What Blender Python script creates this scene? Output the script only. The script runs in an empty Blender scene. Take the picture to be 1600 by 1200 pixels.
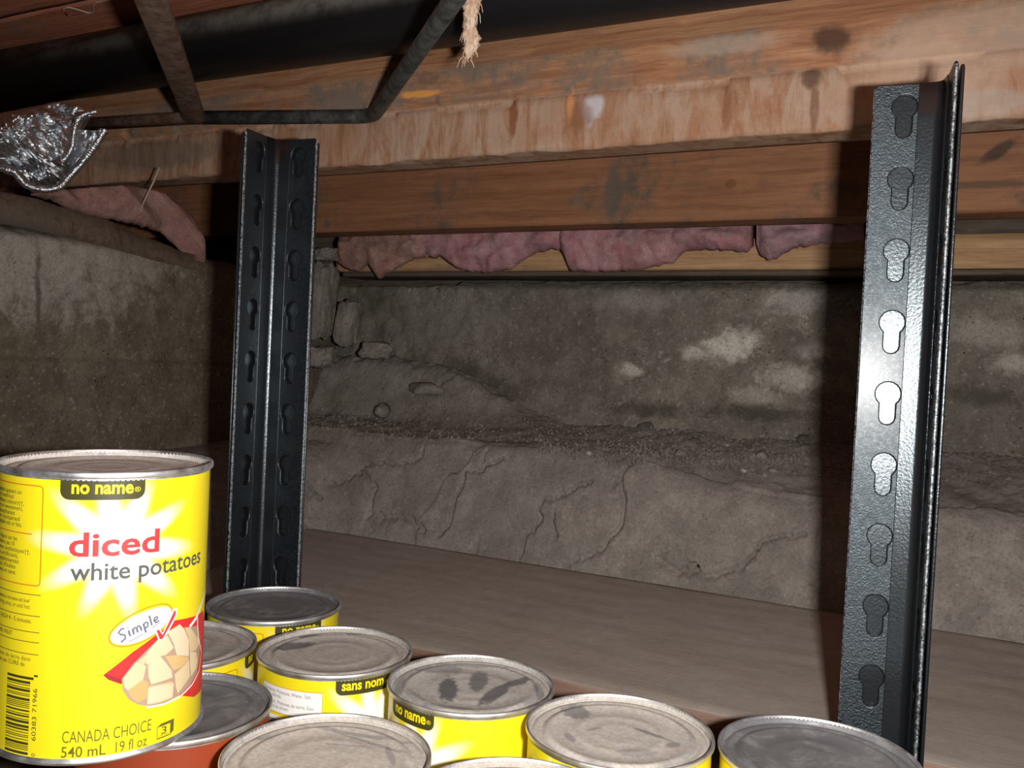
import bpy, bmesh, math, random
from mathutils import Vector, Matrix, noise
random.seed(7)
C = bpy.context.scene.collection
R_ = math.radians
# ------------------------------------------------------------------ camera, world, flash
# everything below is laid out in millimetres and scaled to metres when it is linked
MM = 0.001
FPX, PIT, ROL, CZ = 1387.9, R_(1.3152), R_(2.7774), 283.4
cam = bpy.data.cameras.new('camera'); co = bpy.data.objects.new('camera', cam); C.objects.link(co)
cam.sensor_width = 36; cam.lens = 36 * FPX / 1600; cam.clip_start = 0.01
co.matrix_world = Matrix.Translation((0, 0, CZ * MM)) @ Matrix.Rotation(R_(90) - PIT, 4, 'X') @ Matrix.Rotation(ROL, 4, 'Z')
bpy.context.scene.camera = co
w = bpy.data.worlds.new('world'); bpy.context.scene.world = w; w.use_nodes = True
w.node_tree.nodes['Background'].inputs[0].default_value = (0.9, 0.93, 1.0, 1)
w.node_tree.nodes['Background'].inputs[1].default_value = 0.035
fl = bpy.data.lights.new('camera_flash', 'AREA'); fl.shape = 'RECTANGLE'; fl.size = 0.022; fl.size_y = 0.010
fl.energy = 4.6; fl.color = (1.0, 0.97, 0.93)
fo = bpy.data.objects.new('camera_flash', fl); C.objects.link(fo)
fo.matrix_world = co.matrix_world @ Matrix.Translation((0.052, 0.0, -0.004))
vs = bpy.context.scene.view_settings
bpy.context.scene.display_settings.display_device = 'sRGB'
vs.view_transform = 'Standard'; vs.look = 'None'; vs.gamma = 1; vs.use_curve_mapping = False; vs.exposure = 0.0

# ------------------------------------------------------------------ helpers
def ray(px, py):
    a = (px - 800) / FPX; b = (600 - py) / FPX
    u = a * math.cos(ROL) - b * math.sin(ROL); v = a * math.sin(ROL) + b * math.cos(ROL)
    return Vector((u, math.cos(PIT) + v * math.sin(PIT), -math.sin(PIT) + v * math.cos(PIT)))
def at_d(px, py, D):
    d = ray(px, py); t = D / d.y; return Vector((d.x * t, D, CZ + d.z * t))
def at_z(px, py, z):
    d = ray(px, py); t = (z - CZ) / d.z; return Vector((d.x * t, d.y * t, z))
YAW = R_(27.0)                       # the room is turned against the camera: u runs along the joists, s into the back wall
ca, sa = math.cos(YAW), math.sin(YAW)
def toroom(p): return Vector((p.x * ca - p.y * sa, p.x * sa + p.y * ca, p.z))
def room_ray(px, py): return toroom(ray(px, py))
def at_s(px, py, s):
    d = room_ray(px, py); t = s / d.y; return Vector((d.x * t, s, CZ + d.z * t))
def at_u(px, py, u):
    d = room_ray(px, py); t = u / d.x; return Vector((u, d.y * t, CZ + d.z * t))
def fr(x, y, z, s=1.0, o=4): return noise.fractal(Vector((x * s, y * s, z * s)), 0.9, 2.1, o)
def sm(a, b, x):
    t = max(0.0, min(1.0, (x - a) / (b - a))); return t * t * (3 - 2 * t)

def tag(o, label=None, cat=None, group=None, kind=None):
    if label: o['label'] = label
    if cat: o['category'] = cat
    if group: o['group'] = group
    if kind: o['kind'] = kind
    return o
def link(name, me, mat, parent=None, loc=None, rot=None, smooth=True):
    o = bpy.data.objects.new(name, me); C.objects.link(o)
    if mat is not None:
        me.materials.clear(); me.materials.append(mat)
    if parent: o.parent = parent
    if loc is not None: o.location = Vector(loc) * MM
    if rot is not None: o.rotation_euler = rot
    if smooth is not None:
        me.polygons.foreach_set('use_smooth', [bool(smooth)] * len(me.polygons))
    return o
def mesh(name, V, F):
    me = bpy.data.meshes.new(name); me.from_pydata([tuple(c * MM for c in v) for v in V], [], F); me.update(); return me
def empty(name, loc=(0, 0, 0), rz=0.0):
    o = bpy.data.objects.new(name, None); C.objects.link(o); o.location = Vector(loc) * MM; o.rotation_euler = (0, 0, rz)
    o.empty_display_size = 0.02; return o
class MB:
    def __init__(s): s.V = []; s.F = []
    def add(s, V, F):
        n = len(s.V); s.V += [tuple(v) for v in V]; s.F += [tuple(i + n for i in f) for f in F]; return s
    def box(s, x0, x1, y0, y1, z0, z1):
        V = [(x, y, z) for z in (z0, z1) for y in (y0, y1) for x in (x0, x1)]
        return s.add(V, [(0, 2, 3, 1), (4, 5, 7, 6), (0, 1, 5, 4), (2, 6, 7, 3), (0, 4, 6, 2), (1, 3, 7, 5)])
    def grid(s, P, wrap=False):
        n = len(P); m = len(P[0]); F = []
        for i in range(n - 1):
            for j in range(m if wrap else m - 1):
                k = (j + 1) % m; F.append((i * m + j, i * m + k, (i + 1) * m + k, (i + 1) * m + j))
        return s.add([p for r in P for p in r], F)
    def lathe(s, prof, n=72):
        P = [[(r * math.sin(2 * math.pi * k / n), -r * math.cos(2 * math.pi * k / n), z) for k in range(n)] for r, z in prof]
        return s.grid(P, True)
    def tube(s, pts, rad, n=12, cap=True, flat=None):
        pts = [Vector(p) for p in pts]; P = []; up = Vector((0, 0, 1))
        for i, p in enumerate(pts):
            t = (pts[min(i + 1, len(pts) - 1)] - pts[max(i - 1, 0)]).normalized()
            a = t.cross(up)
            if a.length < 0.05: a = t.cross(Vector((1, 0, 0)))
            a.normalize(); b = a.cross(t).normalized()
            r = rad(i) if callable(rad) else rad
            rx, ry = (r, r) if flat is None else flat
            P.append([tuple(p + a * rx * math.cos(2 * math.pi * k / n) + b * ry * math.sin(2 * math.pi * k / n)) for k in range(n)])
        n0 = len(s.V); s.grid(P, True)
        if cap:
            s.F.append(tuple(n0 + k for k in range(n))[::-1]); s.F.append(tuple(n0 + (len(P) - 1) * n + k for k in range(n)))
        return s
    def obj(s, name, mat, parent=None, loc=None, rot=None, smooth=True):
        me = mesh(name, s.V, s.F); me.validate(); return link(name, me, mat, parent, loc, rot, smooth)
ROOM = (0, 0, -YAW)
def room(o, kind=None): o.rotation_euler = ROOM; return tag(o, kind=kind)

# ------------------------------------------------------------------ material helpers
class NT:
    def __init__(s, name, rough=0.8, metal=0.0, spec=0.3):
        s.m = bpy.data.materials.new(name); s.m.use_nodes = True; s.t = s.m.node_tree; s.n = s.t.nodes
        s.b = s.n['Principled BSDF']; s.b.inputs['Roughness'].default_value = rough; s.b.inputs['Metallic'].default_value = metal
        s.b.inputs['Specular IOR Level'].default_value = spec
        tc = s.n.new('ShaderNodeTexCoord'); k = s.n.new('ShaderNodeVectorMath'); k.operation = 'SCALE'; k.inputs['Scale'].default_value = 1000
        s.t.links.new(tc.outputs['Object'], k.inputs[0]); s.P = k.outputs[0]; s.tc = tc
    def set(s, inp, v):
        if isinstance(v, bpy.types.NodeSocket): s.t.links.new(v, inp)
        elif isinstance(v, (tuple, list)) and len(v) == 3 and inp.type == 'RGBA': inp.default_value = (*v, 1)
        else: inp.default_value = v
    def math(s, op, a, b=0.0, c=None, clamp=False):
        n = s.n.new('ShaderNodeMath'); n.operation = op; n.use_clamp = clamp; s.set(n.inputs[0], a); s.set(n.inputs[1], b)
        if c is not None: s.set(n.inputs[2], c)
        return n.outputs[0]
    def scale(s, v, k):
        n = s.n.new('ShaderNodeVectorMath'); n.operation = 'MULTIPLY'; s.set(n.inputs[0], v); n.inputs[1].default_value = k; return n.outputs[0]
    def addv(s, v, k):
        n = s.n.new('ShaderNodeVectorMath'); n.operation = 'ADD'; s.set(n.inputs[0], v); s.set(n.inputs[1], k); return n.outputs[0]
    def noise(s, sc, det=4, rough=0.55, dist=0.0, vec=None):
        n = s.n.new('ShaderNodeTexNoise'); s.set(n.inputs['Vector'], vec if vec is not None else s.P)
        n.inputs['Scale'].default_value = sc; n.inputs['Detail'].default_value = det; n.inputs['Roughness'].default_value = rough
        n.inputs['Distortion'].default_value = dist; return n.outputs[0]
    def voro(s, sc, vec=None, feat='F1', out=0):
        n = s.n.new('ShaderNodeTexVoronoi'); n.feature = feat; s.set(n.inputs['Vector'], vec if vec is not None else s.P); n.inputs['Scale'].default_value = sc; return n.outputs[out]
    def ramp(s, f, stops):
        n = s.n.new('ShaderNodeValToRGB'); s.set(n.inputs[0], f); e = n.color_ramp.elements
        while len(e) < len(stops): e.new(0.5)
        for el, (p, c) in zip(e, stops):
            el.position = p; el.color = (*c, 1) if isinstance(c, tuple) else (c, c, c, 1)
        return n.outputs[0]
    def mr(s, f, a, b, c=0.0, d=1.0):
        n = s.n.new('ShaderNodeMapRange'); n.interpolation_type = 'SMOOTHSTEP'; s.set(n.inputs[0], f)
        for i, v in enumerate((a, b, c, d)): n.inputs[i + 1].default_value = v
        return n.outputs[0]
    def mix(s, f, a, b):
        n = s.n.new('ShaderNodeMix'); n.data_type = 'RGBA'; s.set(n.inputs[0], f); s.set(n.inputs[6], a); s.set(n.inputs[7], b); return n.outputs[2]
    def sep(s, v):
        n = s.n.new('ShaderNodeSeparateXYZ'); s.set(n.inputs[0], v); return n.outputs
    def bump(s, h, strength=0.5, dist=1.0):
        n = s.n.new('ShaderNodeBump'); s.set(n.inputs['Height'], h); n.inputs['Strength'].default_value = strength
        n.inputs['Distance'].default_value = dist * MM; s.t.links.new(n.outputs[0], s.b.inputs['Normal'])
    def spot(s, cx, cy, rx, ry, rot, X, Y, wob=None, soft=0.35):
        # soft elliptical stain mask; X, Y are coordinate sockets in mm
        c, sn = math.cos(rot), math.sin(rot)
        dx = s.math('SUBTRACT', X, cx); dy = s.math('SUBTRACT', Y, cy)
        a = s.math('DIVIDE', s.math('ADD', s.math('MULTIPLY', dx, c), s.math('MULTIPLY', dy, sn)), rx)
        b = s.math('DIVIDE', s.math('SUBTRACT', s.math('MULTIPLY', dy, c), s.math('MULTIPLY', dx, sn)), ry)
        d = s.math('SQRT', s.math('ADD', s.math('MULTIPLY', a, a), s.math('MULTIPLY', b, b)))
        if wob is not None: d = s.math('ADD', d, wob)
        return s.mr(d, 1 + soft, 1 - soft)
    def col(s, v): s.set(s.b.inputs['Base Color'], v)
    def rgh(s, v): s.set(s.b.inputs['Roughness'], v)
    def met(s, v): s.set(s.b.inputs['Metallic'], v)

def wood(name, cols, dust, dustc=(0.30, 0.26, 0.22), rough=0.75, ax=0, spots=(), strip=None, saw=None, gs=1.0, dsc=0.012, up=False):
    m = NT(name, rough, 0, 0.25)
    k = [0.16, 0.16, 0.16]; k[ax] = 0.006
    wb = m.noise(0.01, 3); v = m.addv(m.P, m.scale(wb, (14, 14, 14)))
    g = m.noise(gs, 6, 0.62, 0.4, m.scale(v, tuple(k)))
    k2 = [0.9, 0.9, 0.9]; k2[ax] = 0.02
    fine = m.noise(gs, 3, 0.6, 0, m.scale(m.P, tuple(k2)))
    c = m.ramp(g, [(0.25, cols[0]), (0.45, cols[1]), (0.62, cols[2]), (0.8, cols[1])])
    c = m.mix(m.mr(fine, 0.35, 0.62, 0.35, 0), c, cols[0])
    d = m.noise(dsc, 8, 0.65); dd = m.noise(0.09, 5, 0.7)
    dm = m.math('ADD', m.math('MULTIPLY', d, 0.7), m.math('MULTIPLY', dd, 0.3))
    X, Y, Z = m.sep(m.P)
    mask = m.mr(dm, 0.62 - 0.35 * dust, 0.80 - 0.35 * dust)
    if up:
        ge = m.n.new('ShaderNodeNewGeometry'); nz0 = m.sep(ge.outputs['Normal'])[2]
        mask = m.math('MULTIPLY', m.math('ADD', m.math('MULTIPLY', mask, 0.16), 0.82), m.mr(nz0, 0.3, 0.8))
    if strip:                                      # cleaner strip above this height
        mask = m.math('MULTIPLY', mask, m.mr(Z, strip + 3, strip - 3, 0.15, 1))
    c = m.mix(mask, c, m.mix(dd, dustc, tuple(x * 0.55 for x in dustc)))
    hb = m.math('MULTIPLY', fine, 0.6)
    if saw:                                        # rough sawn band: pale and dark streaks across the grain
        sv = m.noise(1, 9, 0.72, 0.5, m.scale(m.P, (0.06, 0.06, 0.016)))
        sc = m.ramp(sv, [(0.3, saw[1]), (0.45, saw[2]), (0.56, saw[3]), (0.75, saw[4])])
        c = m.mix(m.mr(Z, saw[0] + 1.5, saw[0] - 1.5), c, m.mix(m.mr(d, 0.42, 0.62, 0.0, 0.45), sc, cols[1]))
        hb = m.math('ADD', hb, m.math('MULTIPLY', sv, 0.8))
    wob = m.math('MULTIPLY', m.math('SUBTRACT', m.noise(0.10, 5), 0.5), 1.0)
    for (cu, cz, ru, rz, rot, colr, op) in spots:
        c = m.mix(m.math('MULTIPLY', m.spot(cu, cz, ru, rz, rot, X, Z, wob), op), c, colr)
    m.col(c); m.rgh(m.mr(mask, 0, 1, rough - 0.1, 0.95))
    m.bump(m.math('ADD', hb, m.math('MULTIPLY', dd, 0.8)), 0.6, 0.8); return m.m

def concrete(name, a, b, white=0.5, spots=(), vec='XZ', pit=0.5):
    m = NT(name, 0.95, 0, 0.1)
    X, Y, Z = m.sep(m.P)
    if vec == 'YZ': X = Y
    if vec == 'XY': Z = Y
    big = m.noise(0.006, 6, 0.6); med = m.noise(0.035, 6, 0.7); fn = m.noise(0.4, 4, 0.7)
    c = m.mix(m.mr(big, 0.35, 0.65), a, b)
    c = m.mix(m.mr(med, 0.35, 0.7, 0.55, 0), c, tuple(x * 0.45 for x in a))
    wm = m.mr(m.math('ADD', m.math('MULTIPLY', m.noise(0.05, 8, 0.75, 0.6), 0.7), m.math('MULTIPLY', big, 0.3)), 0.66 - 0.14 * white, 0.72 - 0.12 * white, 0, 0.5)
    c = m.mix(wm, c, (0.50, 0.48, 0.43))
    c = m.mix(m.mr(fn, 0.3, 0.55, 0.45, 0), c, tuple(x * 0.35 for x in a))
    c = m.mix(m.math('MULTIPLY', m.mr(m.noise(0.22, 5, 0.75, 0, m.addv(m.P, (50, 9, 3))), 0.56, 0.66), 0.30 + 0.25 * white), c, (0.42, 0.39, 0.34))
    c = m.mix(m.mr(m.noise(0.11, 6, 0.75, 0, m.addv(m.P, (7, 90, 3))), 0.58, 0.68, 0, 0.45), c, tuple(x * 0.3 for x in a))
    pm = m.math('MULTIPLY', m.mr(m.voro(0.16), 0.16, 0.08), m.mr(m.noise(0.03, 2), 0.5, 0.6, 0, pit))
    c = m.mix(pm, c, (0.02, 0.018, 0.015))
    wob = m.math('ADD', m.math('MULTIPLY', m.math('SUBTRACT', m.noise(0.06, 10, 0.8, 0.5), 0.5), 4.5), m.math('MULTIPLY', m.math('SUBTRACT', fn, 0.5), 1.2))
    fm = m.mr(fn, 0.32, 0.55, 0.45, 1.0)
    for (cu, cz, ru, rz, rot, colr, op) in spots:
        c = m.mix(m.math('MULTIPLY', m.math('MULTIPLY', m.spot(cu, cz, ru, rz, rot, X, Z, wob, 0.6), fm), op), c, colr)
    m.col(c)
    m.bump(m.math('ADD', m.math('ADD', med, m.math('MULTIPLY', fn, 0.5)), m.math('MULTIPLY', pm, -1.0)), 0.8, 1.6); return m.m

def plain(name, c, rough=0.6, metal=0.0, spec=0.3, vary=0.0, sc=0.2, bump=0.0):
    m = NT(name, rough, metal, spec)
    if vary:
        n = m.noise(sc, 5, 0.65); m.col(m.mix(m.mr(n, 0.3, 0.7), tuple(x * (1 - vary) for x in c), tuple(min(1, x * (1 + vary)) for x in c)))
        if bump: m.bump(n, bump, 1.0)
    else: m.col((*c, 1))
    return m.m

# ------------------------------------------------------------------ terrain and concrete walls
WTOP = CZ + 98
WS = 940.0; WU = -740.0
def polyline_dist(p, L):
    best = 1e9
    for (a, b) in zip(L, L[1:]):
        d = b - a; t = max(0, min(1, (p - a).dot(d) / max(d.length_squared, 1e-6))); best = min(best, (p - a - d * t).length)
    return best
def ground_base(u, s):
    zc_ = CZ - 86 - 16 * sm(-300, -130, u)
    z = 58 + (zc_ - 58) * sm(742, 816, s) ** 0.8 if s > 742 else 58
    z += (CZ - 64 - zc_) * max(0, min(1, (s - 812) / 105))
    m = 62 * (1 - sm(-600, -385, u)); m *= 0.5 + 0.5 * sm(872, 936, s)
    z += m * sm(868, 915, s)
    lft = 176 + 14 * sm(600, 900, s)
    return max(z, z + (lft - z) * sm(-590, -660, u)) if lft > z else z
def hit_ground(px, py):
    d = room_ray(px, py); t = 560 / d.y
    while t * d.y < 938:
        p = d * t
        if CZ + p.z <= ground_base(p.x, p.y): break
        t += 2 / d.y
    return Vector((d.x * t, d.y * t))
CR = [
 ([(660,700),(656,716),(622,724),(577,725),(558,733),(514,754)], 2.4, 4),
 ([(760,708),(756,712),(754,725)], 2.4, 4), ([(783,725),(756,731),(753,739),(726,744),(721,767),(710,782),(705,802),(702,824),(686,837)], 2.8, 7),
 ([(923,759),(896,768),(874,781),(844,790),(840,808),(844,827),(821,840),(812,876)], 2.6, 6), ([(864,808),(861,827),(868,849)], 2.4, 5),
 ([(989,724),(971,741),(959,762)], 3.4, 6), ([(1026,881),(1048,900),(1092,905),(1128,891),(1161,878),(1183,859),(1191,837),(1216,829),(1255,826)], 3.4, 3.5),
 ([(469,776),(485,764),(500,772)], 2.4, 5), ([(462,832),(480,826),(484,842)], 2.4, 5), ([(965,742),(975,790),(968,830),(935,865),(900,878)], 4.0, 3.0),
 ([(560,735),(585,765),(575,800),(640,815),(660,835)], 3.5, 3.0), ([(708,591),(694,600),(681,611)], 3, 8)]
cracks = []
for L, wd, dp in CR:
    pts = [hit_ground(*q) for q in L]; ky = 2.0 if pts[-1].y < 825 else 1.0
    cracks.append(([Vector((p.x, p.y * ky)) for p in pts], ky, wd * 0.85, dp, min(p.x for p in pts) - 12, max(p.x for p in pts) + 12, min(p.y for p in pts) - 12, max(p.y for p in pts) + 12))
def ground(u, s, full=False):
    z = ground_base(u, s)
    rough = 0.35 + 0.5 * sm(890, 935, s)
    z += 4.6 * fr(u, s * 1.2, 7, 0.014, 4) * (1 if s > 735 else 0.4) + 2.4 * fr(u + 900, s, 3, 0.05, 4) * rough
    z += 1.3 * fr(u, s, 40, 0.16, 3) * rough
    if s > 895: z += 3.0 * max(0, fr(u, s, 9, 0.09, 4)) * sm(895, 920, s)
    if s > 740:                                   # blocky lumps in the bank face
        k = noise.cell(Vector((u * 0.011 + fr(u, s, 3, 0.02, 2) * 0.6, s * 0.016, 4))); z += 3.0 * (k - 0.5) * sm(745, 765, s) * (1 - sm(800, 830, s))
    p = Vector((u, s)); ds = 0
    for pts, ky, wd, dp, a, b, c, d in cracks:
        if a < u < b and c < s < d:
            q = polyline_dist(Vector((u + 2.2 * fr(u, s, 1, 0.15, 3), s * ky + 2.2 * fr(u, s, 7, 0.15, 3))), pts)
            if q < wd: ds = max(ds, (1 - q / wd) * (5 + 0.8 * dp))
    return (z, ds) if full else z
M_earth = concrete('dry_dusty_earth', (0.235, 0.208, 0.185), (0.29, 0.258, 0.232), 0.08, vec='XY', pit=0.3)
us = [-780 + 1.5 * i for i in range(760)]
ss = [556, 620, 690, 730, 738] + [742 + 1.05 * i for i in range(72)] + [818 + 1.8 * i for i in range(71)]
G = []
for s in ss:
    row = []
    for u in us:
        z, ds = ground(u, s, True); row.append((u, s + ds, z - 0.15 * ds))
    G.append(row)
mb = MB(); mb.grid([[(u, 556, -320) for u in us]] + G)
room(mb.obj('ground_bank', M_earth), 'structure')

mb = MB().box(-1300, 900, -500, 1100, -340, -320)
room(mb.obj('floor', concrete('floor_earth', (0.13, 0.11, 0.09), (0.18, 0.15, 0.13), 0.1, vec='XY'), smooth=False), 'structure')

def wp(px, py): p = at_s(px, py, WS); return p.x, p.z
SP = []
def sp(px, py, rx, rz, c, op, rot=0.0): a = wp(px, py); SP.append((a[0], a[1], rx, rz, rot, c, op))
W1 = (0.56, 0.53, 0.47)
sp(1142, 540, 26, 13, W1, 0.95, 0.1); sp(1080, 552, 9, 8, W1, 0.6); sp(985, 578, 12, 7, W1, 0.7); sp(1240, 590, 28, 12, W1, 0.55)
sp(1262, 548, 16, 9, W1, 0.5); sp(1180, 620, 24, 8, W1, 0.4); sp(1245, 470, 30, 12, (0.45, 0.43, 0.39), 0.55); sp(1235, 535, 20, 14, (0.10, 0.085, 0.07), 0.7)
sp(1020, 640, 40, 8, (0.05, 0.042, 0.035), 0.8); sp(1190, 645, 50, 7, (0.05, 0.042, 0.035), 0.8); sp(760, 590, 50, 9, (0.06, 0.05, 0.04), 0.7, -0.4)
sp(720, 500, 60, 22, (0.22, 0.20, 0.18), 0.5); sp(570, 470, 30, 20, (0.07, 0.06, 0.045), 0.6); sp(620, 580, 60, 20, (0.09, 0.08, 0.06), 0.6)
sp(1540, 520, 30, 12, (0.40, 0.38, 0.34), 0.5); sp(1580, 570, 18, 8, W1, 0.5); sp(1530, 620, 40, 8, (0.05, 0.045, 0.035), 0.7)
sp(1000, 470, 40, 8, (0.30, 0.28, 0.25), 0.4)
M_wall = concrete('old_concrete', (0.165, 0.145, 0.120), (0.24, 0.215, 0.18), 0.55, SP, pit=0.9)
DEN = [(wp(1236, 540), 26, 20, 6), (wp(1060, 460), 34, 12, -3), (wp(900, 560), 60, 40, 3), (wp(700, 560), 70, 30, -4)]
def wall_s(u, z):
    d = 4.5 * fr(u, z, 0, 0.008, 4) + 2.2 * fr(u, z, 5, 0.05, 4) + 0.8 * fr(u, z, 8, 0.25, 3)
    d -= 2.0 * max(0, fr(u, z, 11, 0.035, 4))
    h = fr(u, z, 21, 0.11, 3)
    if h > 0.5: d += 5 * (h - 0.5)
    for (c, rx, rz, dp) in DEN:
        q = ((u - c[0]) / rx) ** 2 + ((z - c[1]) / rz) ** 2
        if q < 1: d += dp * (1 - q) ** 2 * 1.4
    d += 14 * sm(WTOP - 14, WTOP + 1, z) ** 2
    return WS + d - 20 * sm(300, 190, z) ** 1.5
top = lambda u: WTOP + 3.0 * fr(u, 0, 3, 0.02, 4) - (6 if u < -560 else 0)
P = []
nz = 84
for j in range(nz + 1):
    row = []
    for i in range(440):
        u = WU - 6 + 2.6 * i; z0 = 150; z = z0 + (top(u) - z0) * j / nz; row.append((u, wall_s(u, z), z))
    P.append(row)
P.append([(x, 1010, z + 2) for (x, y, z) in P[-1]])
mb = MB().grid(P); room(mb.obj('wall_back', M_wall), 'structure')
# left wall: the lower lift sticks out slightly below a horizontal form line
M_wall2 = concrete('old_concrete_left', (0.125, 0.102, 0.072), (0.175, 0.148, 0.112), 0.25,
    [(at_u(30, 420, WU).y, at_u(30, 420, WU).z, 110, 38, 0, (0.34, 0.31, 0.28), 0.75), (at_u(170, 400, WU).y, at_u(170, 400, WU).z, 70, 22, 0, (0.30, 0.27, 0.23), 0.65),
     (at_u(60, 450, WU).y, at_u(60, 450, WU).z, 2.5, 36, 0.06, (0.05, 0.04, 0.035), 0.8)], vec='YZ', pit=0.8)
P = []
zl = at_u(150, 563, WU).z
for j in range(91):
    row = []
    for i in range(260):
        s = 230 + 2.78 * i; z = 120 + (WTOP + 2.5 * fr(s, 1, 1, 0.02, 4) - 120) * j / 90
        u = WU + 3.5 * fr(s, z, 30, 0.01, 4) + 1.8 * fr(s, z, 33, 0.06, 4) + 0.7 * fr(s, z, 36, 0.25, 3)
        u += 7 * sm(zl + 1.6, zl - 1.6, z) - 12 * sm(WTOP - 10, WTOP, z) ** 2
        row.append((u, s, z))
    P.append(row)
P.append([(-1238, s, z + 1) for (x, s, z) in P[-1]])
P = [[(x, s, -330) for (x, s, z) in P[0]]] + P
P = [[(r_[0][0], -480, r_[0][2])] + r_ for r_ in P]
mb = MB().grid(P); room(mb.obj('wall_left', M_wall2), 'structure')

# ------------------------------------------------------------------ timber
O0, O1, O2 = (0.20, 0.075, 0.030), (0.40, 0.175, 0.070), (0.52, 0.25, 0.105)
def beam(name, prof, u0, u1, mat, label, cat, n=260, rough=1.0, ragged=None, kind=None):
    # prof: closed list of (s, z); extruded along u with a weathered, uneven surface
    den = []
    m_ = len(prof)
    for i in range(m_):
        a, b = prof[i], prof[(i + 1) % m_]; L = math.hypot(a[0] - b[0], a[1] - b[1]); k = max(1, int(L / 5))
        for q in range(k): den.append((a[0] + (b[0] - a[0]) * q / k, a[1] + (b[1] - a[1]) * q / k))
    P = []
    for i in range(n + 1):
        u = u0 + (u1 - u0) * i / n; row = []
        for (s, z) in den:
            e = rough * (1.1 * fr(u * 0.25, z, s, 0.03, 4) + 0.35 * fr(u, z * 3, s, 0.06, 3)); ds = e; dz = 0.5 * e
            if ragged: r = ragged(u, s, z); ds += r[0]; dz += r[1]
            row.append((u, s + ds, z + dz))
        P.append(row)
    mb = MB().grid(P, True); k = len(den); nn = len(mb.V)
    mb.F.append(tuple(range(k))[::-1]); mb.F.append(tuple(range(nn - k, nn)))
    o = room(mb.obj(name, mat)); tag(o, label, cat, kind=kind); return o
# A: heavy rough sawn beam in front, split along its face
AS = 672.0
zA = lambda px, py: at_s(px, py, AS).z
zb, zc, zs_, zt = CZ + 179, CZ + 226, CZ + 258, CZ + 284
def a_spot(px, py, ru, rz, c, op, rot=0.0): p = at_s(px, py, AS); return (p.x, p.z, ru, rz, rot, c, op)
SA = [a_spot(925, 165, 9, 9, (0.55, 0.52, 0.55), 0.9), a_spot(918, 185, 4, 8, (0.5, 0.47, 0.5), 0.6), a_spot(1300, 62, 14, 10, (0.06, 0.03, 0.02), 0.85), a_spot(1268, 120, 7, 8, (0.10, 0.05, 0.03), 0.8),
      a_spot(1272, 165, 3, 18, (0.16, 0.07, 0.035), 0.7), a_spot(1130, 70, 40, 7, (0.42, 0.34, 0.28), 0.5), a_spot(655, 147, 21, 3.2, (0.75, 0.33, 0.08), 0.9, -0.03), a_spot(668, 122, 12, 6, (0.12, 0.08, 0.06), 0.5),
      a_spot(890, 165, 3, 13, (0.62, 0.28, 0.11), 0.8), a_spot(905, 180, 10, 12, (0.20, 0.08, 0.035), 0.55), a_spot(800, 180, 4, 18, (0.22, 0.08, 0.03), 0.8), a_spot(1135, 170, 4, 18, (0.24, 0.10, 0.05), 0.7),
      a_spot(240, 240, 90, 16, (0.16, 0.12, 0.09), 0.7), a_spot(1480, 165, 70, 10, (0.42, 0.36, 0.31), 0.55), a_spot(1530, 60, 70, 22, (0.46, 0.33, 0.25), 0.55), a_spot(1430, 120, 40, 25, (0.52, 0.36, 0.26), 0.5)]
M_A = wood('rough_sawn_timber', ((0.18, 0.07, 0.035), (0.35, 0.16, 0.08), (0.46, 0.24, 0.125)), 0.6, (0.25, 0.19, 0.15), spots=SA, strip=zs_,
           saw=(zc, (0.17, 0.075, 0.04), (0.34, 0.19, 0.115), (0.42, 0.30, 0.225), (0.34, 0.185, 0.115)))
def ragA(u, s, z):
    ds = dz = 0
    if s < AS + 8:
        crk = zc + 3.5 * fr(u, 0, 2, 0.012, 3)
        if abs(z - crk) < 2.6 and u < 60: ds += 5
        if z < crk: ds += 2.0 + 0.5 * fr(u, z * 0.12, 4, 0.22, 3)
        if z > zs_: ds += 1.5 + (z - zs_) * 0.15
        if z < zb + 3: dz += 2.2 * fr(u, 0, 9, 0.025, 5); ds += 1.5 * fr(u, 2, 9, 0.08, 3)
    return ds, dz
bA = beam('floor_beam', [(AS, zb), (AS + 38, zb), (AS + 38, zt), (AS, zt), (AS, zs_), (AS, zc + 2.6), (AS, zc), (AS, zc - 2.6)], -1236, 420, M_A,
     'rough sawn orange-brown beam with a long split, just behind both black posts', 'beam', n=620, ragged=ragA)
# B: smoother joist set further back and lower
BS = 831.0
def b_spot(px, py, ru, rz, c, op, rot=0.0): p = at_s(px, py, BS); return (p.x, p.z, ru, rz, rot, c, op)
SB = [b_spot(958, 300, 9, 26, (0.10, 0.085, 0.07), 0.75), b_spot(1142, 287, 5, 4, (0.06, 0.02, 0.01), 0.95), b_spot(1160, 284, 16, 8, (0.30, 0.13, 0.05), 0.5), b_spot(903, 313, 5, 8, (0.14, 0.11, 0.09), 0.5),
      b_spot(1560, 236, 15, 5, (0.05, 0.03, 0.02), 0.85, 0.6), b_spot(1510, 290, 60, 3, (0.08, 0.05, 0.03), 0.6)]
M_B = wood('smooth_joist_timber', ((0.16, 0.064, 0.033), (0.25, 0.108, 0.053), (0.31, 0.142, 0.070)), 0.34, (0.15, 0.11, 0.085), spots=SB)
beam('floor_joist', [(BS, CZ + 144), (BS + 38, CZ + 144), (BS + 38, CZ + 262), (BS, CZ + 262)], -1236, 420, M_B,
     'smooth reddish joist with a dark vertical stain, below and behind the rough sawn beam', 'beam', rough=0.5)
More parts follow.
